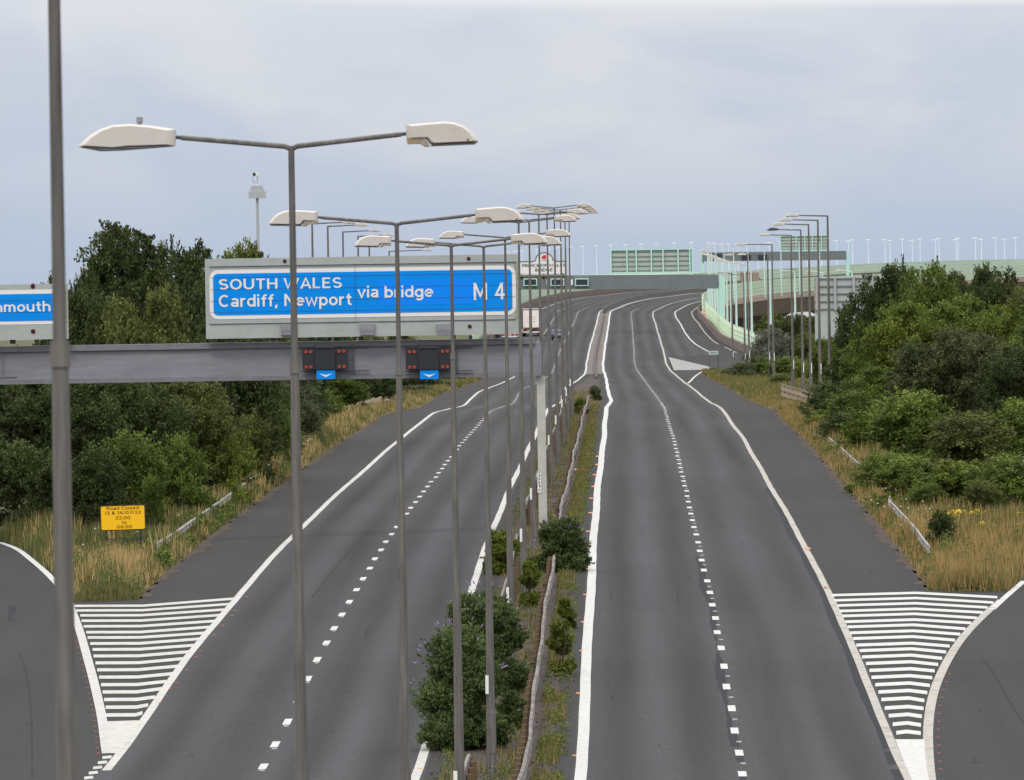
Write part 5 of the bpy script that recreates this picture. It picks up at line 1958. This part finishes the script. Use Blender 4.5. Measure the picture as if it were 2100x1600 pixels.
off, d, r = field(130000, 243.3, 640, lambda d: -21.0 - np.clip((300 - d) / 14, 0, 4.5) - np.clip((d - 420) / 60, 0, 3), lambda d: outL(d) - 0.1, 1)
ok = off > offEL(d) + 0.14
off, d = off[ok], d[ok]
pt = patch(off, d, 1.0, 3)
edge = (outL(d) - off)
straw = 0.21 + 0.62 * np.exp(-((off + 15.4) / 1.9) ** 2 - ((d - 259) / 8.5) ** 2) + 0.62 * (pt - 0.5) - 0.22 * (d < 249) + 0.14 * sstep(290, 330, d) * (1 - sstep(2.0, 4.0, edge)) - 0.40 * sstep(4.5, 8, edge)
straw = np.clip(straw, 0.02, 0.95)
ti = np.where(r.random(len(off)) < straw, r.uniform(0.6, 1.0, len(off)), r.uniform(0, 0.28, len(off)))
hg = r.uniform(0.30, 0.85, len(off)) * (0.4 + 0.6 * sstep(0, 1.0, edge)) * np.where(d < 249, 0.6, 1.0) * (0.75 + 0.6 * pt) * (1 - 0.5 * sstep(430, 520, d))
so, sd = G(252, 1120, dz=0.2)
hg = hg * np.where((np.abs(off - so) < 1.5) & (d > sd - 16) & (d < sd + 1), 0.42, 1.0)
blades('verge_grass', off, d, hg, ti, GR, seed=6)
off, d, r = field(95000, 241.8, 640, lambda d: outR(d) + 0.08, lambda d: 17.5 + 0 * d + np.clip((270 - d) / 8, 0, 4), 2)
ok = off < offER(d) - 0.14
off, d = off[ok], d[ok]
pt = patch(off, d, 1.0, 8)
edge = off - outR(d)
straw = np.clip(0.74 - 0.42 * sstep(256, 275, d) * sstep(0.5, 3, edge) - 0.22 * sstep(300, 400, d) + 0.75 * (pt - 0.5), 0.03, 0.95)
ti = np.where(r.random(len(off)) < straw, r.uniform(0.45, 1.0, len(off)), r.uniform(0, 0.25, len(off)))
hg = r.uniform(0.28, 0.78, len(off)) * (0.5 + 0.5 * sstep(0, 1.0, edge)) * (0.75 + 0.6 * pt) * (1 - 0.55 * sstep(430, 520, d))
bo, bd = od(P(1928, 1080, 266).x, 266.0)
hg = hg * np.where((np.abs(off - float(bo)) < 0.8) & (d > 252) & (d < 267), 0.5, 1.0)
blades('verge_grass', off, d, hg, ti, GR2, seed=7)
off, d, r = field(3500, 241.3, 244.5, lambda d: 10.7 + 0 * d, lambda d: offER(d) - 0.1, 22, 1.0)
blades('verge_grass', off, d, r.uniform(0.2, 0.6, len(off)), np.where(r.random(len(off)) < 0.55, r.uniform(0.4, 0.9, len(off)), r.uniform(0, 0.3, len(off))), GR2, seed=17)
off, d, r = field(2500, 242.9, 245.0, lambda d: offEL(d) + 0.15, lambda d: -14.15 + 0 * d, 23, 1.0)
blades('verge_grass', off, d, r.uniform(0.15, 0.4, len(off)), r.uniform(0, 0.4, len(off)), GR, seed=18)
off, d, r = field(30000, 600, 838, lambda d: 10.5 + 0 * d, lambda d: 10.6 + 9 * sstep(840, 640, d) + 2.0, 12, 1.0)
pt = patch(off, d, 0.6, 9)
ti = np.where(r.random(len(off)) < 0.16 + 0.5 * (pt - 0.5), r.uniform(0.5, 1, len(off)), r.uniform(0, 0.35, len(off)))
blades('verge_grass', off, d, r.uniform(0.2, 0.6, len(off)), ti, GR2, width=0.06, seed=8)
off, d, r = field(26000, 640, 900, lambda d: outL(d) - 8, lambda d: outL(d) - 0.1, 13, 1.0)
pt = patch(off, d, 0.6, 10)
ti = np.where(r.random(len(off)) < 0.14 + 0.45 * (pt - 0.5), r.uniform(0.5, 1, len(off)), r.uniform(0, 0.35, len(off)))
blades('verge_grass', off, d, r.uniform(0.2, 0.5, len(off)), ti, GR, width=0.06, seed=9)


def weed_patch(name, n, d0, d1, o0, o1, seed, m, thr, hmax=0.45, size=(0.065, 0.03)):
    r = np.random.default_rng(seed)
    d = d0 + (d1 - d0) * r.random(n) ** 1.4
    off = o0 + (o1 - o0) * r.random(n)
    pt = patch(off * 1.6, d * 2.0, 1.1, seed)
    ok = pt > thr
    off, d, pt = off[ok], d[ok], pt[ok]
    nx, ny = nrm(d)
    h = hmax * (pt - thr) / (1 - thr) * r.random(len(off))
    pos = np.stack([fx(d) + off * nx, d + off * ny, H + fz(d) + lat(off, d) + 0.02 + h], -1)
    v = leaf_faces(r, pos, size[0], size[1], 0.0)
    o = bpy.data.objects.new(name, quads_mesh(name, v, r.random(len(off)), m))
    C.objects.link(o)
    return tag(o, kind='stuff')


weed_patch('median_weeds', 40000, 150, 430, -1.05, -0.35, 41, leaf_mat('weed_leaf', (0.120, 0.150, 0.034), 0.6), 0.62)
weed_patch('median_weeds', 40000, 165, 520, -3.2, -1.3, 42, LEAF_MID, 0.70)
weed_patch('median_weeds', 14000, 280, 640, -3.3, -0.4, 43, leaf_mat('dry_weed', (0, 0, 0), lo=(0.09, 0.095, 0.03), hi=(0.24, 0.17, 0.06)), 0.66)
weed_patch('dead_leaves', 16000, 150, 500, -3.4, -0.3, 44, leaf_mat('dead_leaf', (0, 0, 0), trans=0.0, lo=(0.05, 0.035, 0.025), hi=(0.14, 0.10, 0.07)), 0.55, hmax=0.02, size=(0.06, 0.04))

for k_, (n_, a_, b_, d0_, d1_) in enumerate(((20000, -1.05, -0.50, 140, 520), (30000, -3.1, -1.30, 150, 640))):
    off, d, r = field(n_, d0_, d1_, lambda d: a_ + 0 * d, lambda d: b_ + 0 * d, 61 + k_, 1.4)
    pt = patch(off * 1.5, d * 1.6, 1.1, 71 + k_)
    ok = pt > 0.36
    off, d, pt = off[ok], d[ok], pt[ok]
    ti = np.where(r.random(len(off)) < 0.30, r.uniform(0.4, 0.9, len(off)), r.uniform(0, 0.3, len(off)))
    blades('median_grass', off, d, 0.08 + r.uniform(0.1, 0.42, len(off)) * pt, ti, GR2, width=0.022, seed=81 + k_)

# leafy bramble on the left verge edge
off_, d_, r = field(16000, 262, 330, lambda d: outL(d) - 1.6, lambda d: outL(d) - 0.15, 51, 1.0)
pt = patch(off_, d_ * 1.6, 1.0, 14)
ok = pt > 0.55
off_, d_, pt = off_[ok], d_[ok], pt[ok]
nx, ny = nrm(d_)
pos = np.stack([fx(d_) + off_ * nx, d_ + off_ * ny, T(off_, d_) + 0.7 * (pt - 0.5) * r.random(len(off_)) * 2], -1)
o = bpy.data.objects.new('brambles', quads_mesh('brambles', leaf_faces(r, pos, 0.13, 0.08), r.random(len(off_)), LEAF_MID))
C.objects.link(o)
tag(o, kind='stuff')

# weeds in the verges, soil and grit along the edges of the hard shoulders
def verge_weeds(n, d0, d1, f0, f1, seed, m, thr, hmax):
    off, d, r = field(n, d0, d1, f0, f1, seed, 1.5)
    ok = (off > offEL(d) + 0.4) & (off < offER(d) - 0.4)
    off, d = off[ok], d[ok]
    pt = patch(off * 1.8, d * 1.5, 1.2, seed + 40)
    ok = pt > thr
    off, d, pt = off[ok], d[ok], pt[ok]
    nx, ny = nrm(d)
    k = (pt - thr) / (1 - thr)
    pos = np.stack([fx(d) + off * nx, d + off * ny, T(off, d) + hmax * k ** 0.6 * r.random(len(off)) ** 0.7], -1)
    o = bpy.data.objects.new('verge_weeds', quads_mesh('verge_weeds', leaf_faces(r, pos, 0.10, 0.045, -0.2), np.clip(0.5 * k + r.random(len(off)) * 0.7, 0, 1), m))
    C.objects.link(o)
    return tag(o, kind='stuff')


WEED = leaf_mat('verge_weed_leaf', (0, 0, 0), lo=(0.040, 0.062, 0.018), hi=(0.135, 0.175, 0.045))
verge_weeds(46000, 243, 430, lambda d: outR(d) + 0.1, lambda d: 18.0 + 0 * d, 91, WEED, 0.62, 0.75)
verge_weeds(46000, 245, 480, lambda d: -20.0 + 0 * d, lambda d: outL(d) - 0.1, 92, WEED, 0.62, 0.75)
verge_weeds(9000, 600, 830, lambda d: 10.6 + 0 * d, lambda d: 16.0 + 0 * d, 93, WEED, 0.5, 0.9)
wf = MB()
r = random.Random(5)
for k in range(70):
    cl = r.choice(((11.2, 300, 0.5, 6), (11.6, 287, 0.5, 5), (17.2, 255, 0.9, 5), (12.0, 320, 0.5, 6), (-15.6, 300, 0.8, 8), (-17.0, 282, 0.9, 6)))
    o__, d__ = cl[0] + r.gauss(0, cl[2]), cl[1] + r.gauss(0, cl[3])
    p = S1(o__, d__)
    wf.box((p.x, p.y, float(T(np.array([o__]), np.array([d__]))[0]) + r.uniform(0.35, 0.7)), (0.06, 0.06, 0.035))
tag(wf.build('white_wildflowers', mat('white_petal', (0.60, 0.60, 0.55), 0.8)), kind='stuff')
DIRT = mat('verge_grit', (0.060, 0.046, 0.040), 0.95, spec=0.05, var=0.3, scale=2.0, col2=(0.095, 0.075, 0.062))
for sgn in (1, -1):
    dd = np.arange(244.5, 760, 1.0)
    e_ = outR(dd) if sgn > 0 else outL(dd)
    wig = 0.16 + 0.12 * np.sin(dd * 0.37) + 0.12 * np.sin(dd * 1.31 + 1) + 0.10 * np.sin(dd * 0.11 + 2)
    a_, b_ = (e_ - wig, e_ + 0.3) if sgn > 0 else (e_ - 0.3, e_ + wig)
    band('shoulder_grit', dd, a_, b_, 0.006, DIRT, uvs=False)

# yellow ragwort on the right verge
YEL = mat('ragwort_yellow', (0.62, 0.40, 0.02), 0.6)
STEM = mat('plant_stem', (0.07, 0.10, 0.03), 0.8)


def ragwort(label, px, ty, d, w):
    top = P(px, ty, d)
    bz = Tz(top.x, d)
    t = thing('ragwort_plant', label, 'plant', (top.x, d, bz), 'ragwort plants on the right verge')
    h = top.z - bz
    r = random.Random(int(px))
    ms = MB()
    n = 14 if w > 0.35 else 8
    for k in range(n):
        q = Vector((r.gauss(0, w * 0.36), r.gauss(0, w * 0.36), h * r.uniform(0.62, 1.0)))
        ms.tube([(0, 0, 0), (q.x * 0.5, q.y * 0.5, q.z * 0.6), q], [0.010, 0.007, 0.005], 4)
        rr = r.uniform(0.05, 0.10)
        mf = MB().tube([(0, 0, -0.045), (0, 0, -0.01), (0, 0, 0.03)], [rr * 0.45, rr, rr * 0.6], 7)
        mf.v = [(a + r.gauss(0, rr * .2), b + r.gauss(0, rr * .2), c + r.gauss(0, rr * .25)) for a, b, c in mf.v]
        mf.build('flower_head', YEL, t, loc=q)
    ms.build('stems', STEM, t)


for px, ty, d, w, lab in ((1951, 1046, 283, 0.62, 'big clump of yellow ragwort behind the lone dark bush'), (1994, 1045, 285, 0.55, 'yellow ragwort clump right of the lone dark bush'),
                          (2012, 1072, 276, 0.25, 'small yellow ragwort in the middle of the straw grass'), (2035, 1076, 276, 0.3, 'small yellow ragwort right of another small one'),
                          (2095, 1050, 284, 0.35, 'yellow ragwort at the right edge, upper plant'), (2096, 1072, 277, 0.35, 'yellow ragwort at the right edge, lower plant')):
    ragwort(lab, px, ty, d, w)

# ------------------------------------------------------------------ yellow notice
o_, dd = G(252, 1120, dz=0.2)
nd = S1(o_, dd).y
c, w, h = rect(205.5, 1036, 298.5, 1088, nd)
t = thing('road_works_sign', 'yellow Road Closed notice on black legs standing in the straw grass', 'road sign', (c.x, nd, c.z))
t.rotation_euler = (0, rad(-1.0), 0)
MB().prism(rrect(w, h, 0.04), 0.0, 0.03).build('backing', mat('black_trim', (0.07, 0.03, 0.01), 0.5), t)
pl = MB().prism(rrect(w - 0.07, h - 0.07, 0.05), -0.012, 0.0).build('sign_face', mat('notice_yellow', (0.86, 0.47, 0.006), 0.5, var=0.03, scale=2), t)
ns = F / nd
BRN = mat('brown_lettering', (0.12, 0.05, 0.004), 0.6)
for s_, cx0, yb, wpx, hpx in (('Road Closed', 252, 1045.4, 66, 7.0), ('13 & 14/07/22', 252, 1054.9, 75, 7.2), ('22:00', 252, 1065.4, 31, 6.8), ('to', 254.5, 1075, 9.5, 6.6), ('06:00', 255, 1083.7, 31, 6.8)):
    q = P(cx0, yb, nd)
    text('lettering', s_, (q.x - c.x, -0.016, q.z - c.z), wpx / ns, hpx / ns, BRN, t, center=True, weight=0.15)
lz = Tz(c.x, nd) - 0.2 - c.z
for sx in (-1, 1):
    MB().box((sx * (w / 2 - 0.20), 0.05, (lz - h / 2) / 2 + 0.02), (0.05, 0.05, -h / 2 - lz + 0.1)).build('leg', SIGB, t)
for zz in (-h / 2 - 0.30, -h / 2 - 0.37):
    MB().box((0, 0.05, zz), (w - 0.40, 0.03, 0.03)).build('cross_bar', SIGB, t)

# ------------------------------------------------------------------ camera mast
md = 430.0
p = P(527.5, 400, md)
mz = Tz(p.x, md)
t = thing('camera_mast', 'tall slim mast with a grey box and a white traffic camera above the left trees', 'camera mast', (p.x, md, mz))
ms_ = F / md
zt_ = p.z - mz
MB().tube([(0, 0, -0.5), (0, 0, zt_ - 1.2), (0, 0, zt_)], [0.14, 0.085, 0.075], 10).build('mast', GALV_P if False else mat('pale_galvanised', (0.40, 0.41, 0.42), 0.5, metal=0.2), t)
PG = _mats['pale_galvanised']
MB().box((0, 0, zt_), (35 / ms_, 0.55, 13.5 / ms_)).build('cabinet', PG, t)
MB().prism([(-14.5 / ms_, zt_ + 7.4 / ms_), (14.5 / ms_, zt_ + 7.4 / ms_), (11 / ms_, zt_ + 19 / ms_), (-11 / ms_, zt_ + 19 / ms_)], -0.2, 0.2).build('hood', PG, t)
MB().tube([(0.03, 0, zt_ + 18 / ms_), (0.03, 0, zt_ + 38 / ms_)], 0.04, 8).build('camera_post', WHITE_P, t)
cm = MB().box((-0.10, -0.1, zt_ + 42.5 / ms_), (0.36, 0.5, 0.19)).build('camera', WHITE_P, t)
MB().tube([(-0.14, -0.34, zt_ + 42.5 / ms_), (-0.14, -0.42, zt_ + 42.5 / ms_)], 0.085, 12).build('camera_lens', SCREEN, cm)
MB().tube([(-0.22, 0, zt_ + 38 / ms_), (-0.25, 0, zt_ + 30 / ms_), (-0.14, 0, zt_ + 25 / ms_), (0.0, 0, zt_ + 26.5 / ms_)], 0.012, 5).build('cable', STEEL_D, t)

# ------------------------------------------------------------------ timber fences on the verges
PLANK = mat('beige_timber', (0.44, 0.34, 0.22), 0.85, var=0.18, scale=2.5, col2=(0.34, 0.25, 0.16), stretch=(1, 1, 4))


def timber_fence(label, pa, pb, h, rails=True):
    a, b = S1(*G(*pa)), S1(*G(*pb))
    t = thing('timber_fence', label, 'fence', (a.x, a.y, 0))
    n = 7
    for k in range(n):
        u, v_ = k / n, (k + 1) / n
        p, q = a.lerp(b, u), a.lerp(b, v_)
        ang_ = math.atan2(q.y - p.y, q.x - p.x)
        L = (q - p).length
        m_ = (p + q) / 2 - Vector((a.x, a.y, 0))
        MB().box((m_.x, m_.y, m_.z + h / 2 - 0.1), (L - 0.02, 0.06, h), ang_).build('panel', PLANK, t)
        if rails:
            for f in (0.36, 0.68, 0.99):
                MB().box((m_.x - 0.05 * math.sin(ang_) * -1, m_.y - 0.05, m_.z + h * f - 0.1), (L, 0.07, 0.08), ang_).build('rail', mat('dark_timber', (0.13, 0.10, 0.075), 0.9), t)
    return t


timber_fence('beige timber fence with dark rails under the right-hand lamps', (1603, 824), (1672, 852), 1.4)
timber_fence('long pale timber fence on the left verge below the gantry beam', (804, 828), (652, 872), 0.85, rails=False)

# ------------------------------------------------------------------ marker posts, small sign, cone
def marker(label, px, by, d, h, col, capm, name='marker_post', cat='marker post', hpx=None):
    go, gd = G(px, by, dz=0.2)
    p = S1(go, gd)
    t = thing(name, label, cat, (p.x, p.y, Tz(p.x, p.y)), 'verge marker posts')
    hh = h + 0.25
    MB().box((0, 0, hh / 2), (0.13, 0.05, hh)).build('post', col, t)
    MB().box((0, -0.03, hh - 0.12), (0.12, 0.02, 0.18)).build('reflector', capm, t)


REDR = mat('red_reflector', (0.55, 0.05, 0.03), 0.4)
CREAM = mat('cream_post', (0.60, 0.52, 0.36), 0.6)
BLK = mat('post_black_band', (0.04, 0.045, 0.06), 0.5)
marker('white marker post with a red band beside the left crash barrier', 445, 1024, 286, 0.55, WHITE_P, REDR)
marker('small white marker post in the grass of the left verge, farther off', 619.5, 899, 385, 0.35, WHITE_P, BLK)
marker('red marker post at the end of the long pale timber fence', 645.5, 866, 440, 0.75, REDR, ORANGE_PAINT)
marker('cream marker post under the bushes of the right verge', 1703, 893, 415, 0.5, CREAM, BLK)
marker('white marker post standing in front of the beige timber fence', 1655, 832, 470, 0.5, WHITE_P, WHITE_P)
o_, dd = G(1464, 757)
b = S1(o_, dd)
s_ = F / b.y
t = thing('small_sign', 'small white sign on two posts at the far nose beside the slip road', 'road sign', b)
for sx in (-0.5, 0.5):
    MB().tube([(sx, 0, -0.5), (sx, 0, 2.0)], 0.05, 6).build('post', STEEL_D, t)
MB().box((0, -0.06, 1.8), (1.05, 0.05, 0.42)).build('panel', BACK, t)
MB().box((0, -0.095, 1.8), (0.75, 0.01, 0.08)).build('legend', GREYT, t)
p = P(1444, 648, 1290)
t = thing('traffic_cone', 'orange cone standing behind the parapet of the slip road', 'traffic cone', (p.x, 1290, p.z))
MB().tube([(0, 0, 0.03), (0, 0, 0.9)], [0.26, 0.07], 10).build('body', ORANGE_PAINT, t)
MB().box((0, 0, 0.0), (0.6, 0.6, 0.07)).build('base', ORANGE_PAINT, t)
MB().tube([(0, 0, 0.42), (0, 0, 0.60)], [0.185, 0.150], 10).build('stripe', WHITE_P, t)
for px, py, lab in ((1655, 1127, 'pinkish crumpled litter lying on the eastbound edge line'), (1695, 1207, 'smaller pinkish litter beside the right hatched gore')):
    o_, dd = G(px, py)
    b = S1(o_, dd)
    r = np.random.default_rng(int(px))
    mb = MB()
    vs, n = [], 9
    vs = [(math.cos(6.283 * k / n) * r.uniform(0.08, 0.17), math.sin(6.283 * k / n) * r.uniform(0.08, 0.17), r.uniform(0.01, 0.05)) for k in range(n)] + [(0, 0, 0.11)]
    mb.add(vs, [(k, (k + 1) % n, n) for k in range(n)])
    o = mb.build('litter', mat('pink_litter', (0.55, 0.28, 0.18), 0.8), loc=b)
    tag(o, lab, 'litter')

# ------------------------------------------------------------------ vehicles
RUB = mat('rubber', (0.02, 0.02, 0.02), 0.8)
LAMP_R = mat('tail_lamp', (0.35, 0.01, 0.01), 0.3)
LAMP_O = mat('amber_lamp', (0.55, 0.22, 0.02), 0.3)
PLATE = mat('yellow_plate', (0.60, 0.42, 0.05), 0.5)
GLASSD = mat('dark_glass', (0.02, 0.025, 0.03), 0.1, spec=0.6)


def wheels(t, xs, ys, r, w):
    for x in xs:
        for y in ys:
            o = MB().tube([(-w / 2, 0, 0), (w / 2, 0, 0)], r, 16).build('wheel', RUB, t, loc=(x, y, r))
            MB().tube([(-w / 2 - 0.01, 0, 0), (w / 2 + 0.01, 0, 0)], r * 0.55, 12).build('rim', GALV, o)


def head(d, off):
    a, b = S1(off, d - 3), S1(off, d + 3)
    v = b - a
    return math.atan2(-v.x, v.y)


def lorry(label, px, by, bodym, w=2.5, h=3.9, L=13.0, stripes=False, cabm=None, name='lorry', dd_=None, off_=None):
    o_, dd = G(px, by) if dd_ is None else (off_, dd_)
    b = S1(o_, dd)
    t = thing(name, label, 'lorry', b)
    t.rotation_euler = (0, 0, head(dd, o_))
    MB().box((0, L / 2, 1.15 + (h - 1.15) / 2), (w, L, h - 1.15)).build('body', bodym, t)
    fr = MB().box((0, -0.02, h - 0.07), (w, 0.06, 0.12))
    fr.box((0, -0.02, 1.2), (w, 0.06, 0.14))
    for sx in (-1, 1):
        fr.box((sx * (w / 2 - 0.06), -0.02, (h + 1.1) / 2), (0.12, 0.055, h - 1.35))
    fr.build('door_frame', mat('lorry_trim', (0.12, 0.10, 0.10), 0.5), t)
    MB().box((0, -0.012, (h + 1.1) / 2), (0.03, 0.03, h - 1.3)).build('door_seam', SEAM, t)
    for zz, ww in ((2.75, 1.5), (2.45, 1.2), (2.1, 1.5)):
        MB().box((0, -0.012, zz), (ww, 0.02, 0.03)).build('door_bar', mat('door_bar', (0.35, 0.33, 0.33), 0.5), t)
    MB().box((0, 0.3, 0.85), (w - 0.2, 0.5, 0.25)).build('chassis', RUB, t)
    MB().box((0, -0.05, 0.62), (w - 0.1, 0.14, 0.16)).build('bumper', WHITE_P, t)
    for sx in (-1, 1):
        MB().box((sx * 0.95, -0.09, 0.86), (0.42, 0.08, 0.16)).build('tail_lamp', LAMP_R, t)
    MB().box((-0.35, -0.06, 0.86), (0.52, 0.03, 0.14)).build('number_plate', PLATE, t)
    MB().box((0, L + 1.1, 1.75), (w, 1.9, 2.5)).build('cab', cabm or WHITE_P, t)
    wheels(t, (-w / 2 + 0.18, w / 2 - 0.18), (1.8, 3.1, 4.4, L - 0.5, L + 1.4), 0.5, 0.32)
    return t


def car(label, px, by, paint):
    o_, dd = G(px, by)
    b = S1(o_, dd)
    t = thing('car', label, 'car', b)
    t.rotation_euler = (0, 0, head(dd, o_))
    side = [(0.0, 0.35), (0.02, 0.75), (0.12, 0.95), (0.55, 1.40), (1.0, 1.47), (2.3, 1.44), (3.0, 1.0), (4.0, 0.86), (4.2, 0.6), (4.2, 0.3), (0.1, 0.28)]
    n = len(side)
    vs = []
    for xx in (-0.86, -0.80, 0.80, 0.86):
        for y, z in side:
            k = 1.0 if abs(xx) < 0.85 else 0.0
            tum = 0.0 if z < 1.0 else (z - 1.0) * 0.28
            vs.append((xx - math.copysign(tum, xx), y if abs(xx) < 0.85 else min(max(y, 0.06), 4.12), z if abs(xx) < 0.85 else min(z, z - 0.02)))
    fs = [(i * n + k, i * n + (k + 1) % n, (i + 1) * n + (k + 1) % n, (i + 1) * n + k) for i in range(3) for k in range(n)]
    fs += [tuple(range(n - 1, -1, -1)), tuple(3 * n + k for k in range(n))]
    MB().add(vs, fs).build('body', paint, t)
    MB().add([(-0.62, 0.13, 0.99), (0.62, 0.13, 0.99), (0.55, 0.50, 1.365), (-0.55, 0.50, 1.365)], [(0, 1, 2, 3)]).build('rear_window', GLASSD, t)
    for sx in (-1, 1):
        MB().add([(sx * 0.872, 0.75, 0.98), (sx * 0.872, 2.8, 0.98), (sx * 0.765, 2.25, 1.38), (sx * 0.765, 0.95, 1.38)], [(0, 1, 2, 3)]).build('side_window', GLASSD, t)
        MB().box((sx * 0.66, -0.005, 0.82), (0.30, 0.06, 0.17)).build('tail_lamp', LAMP_R, t)
        MB().box((sx * 0.95, 2.6, 1.0), (0.16, 0.1, 0.12)).build('wing_mirror', paint, t)
    MB().box((0, -0.012, 0.80), (0.50, 0.04, 0.12)).build('number_plate', PLATE, t)
    MB().box((0, -0.02, 0.45), (1.62, 0.10, 0.20)).build('bumper', RUB, t)
    wheels(t, (-0.74, 0.74), (0.75, 3.35), 0.31, 0.2)
    return t


lorry('white box lorry seen from behind in the left lane beyond the blue sign', 1089.5, 690, mat('lorry_white', (0.78, 0.70, 0.66), 0.5, var=0.04, scale=0.8))
car('blue hatchback seen from behind, right of the white lorry', 1143.5, 698.5, mat('car_blue', (0.035, 0.075, 0.19), 0.3, spec=0.5))
v = lorry('white recovery van with orange stripes glimpsed in the gap under the blue sign', 1046, 699.5, mat('van_white', (0.75, 0.72, 0.70), 0.5), w=2.2, h=2.4, L=4.5, name='van')
v['category'] = 'van'
for sx in (-0.7, 0.0, 0.75):
    MB().box((sx, -0.03, 0.95), (0.42, 0.06, 0.5)).build('stripe', ORANGE_PAINT, v)
car('dark car glimpsed in the gap between the blue sign and the gantry beam', 974, 700, mat('car_black', (0.02, 0.022, 0.03), 0.3, spec=0.5))
lorry('brown-bodied lorry with a red top crossing the viaduct behind the green barrier', 0, 0, mat('lorry_brown', (0.34, 0.22, 0.16), 0.6), w=2.6, h=4.1, L=11, cabm=mat('lorry_red', (0.32, 0.04, 0.05), 0.5), name='lorry', dd_=1640, off_=5.5)
#@@NEXT@@
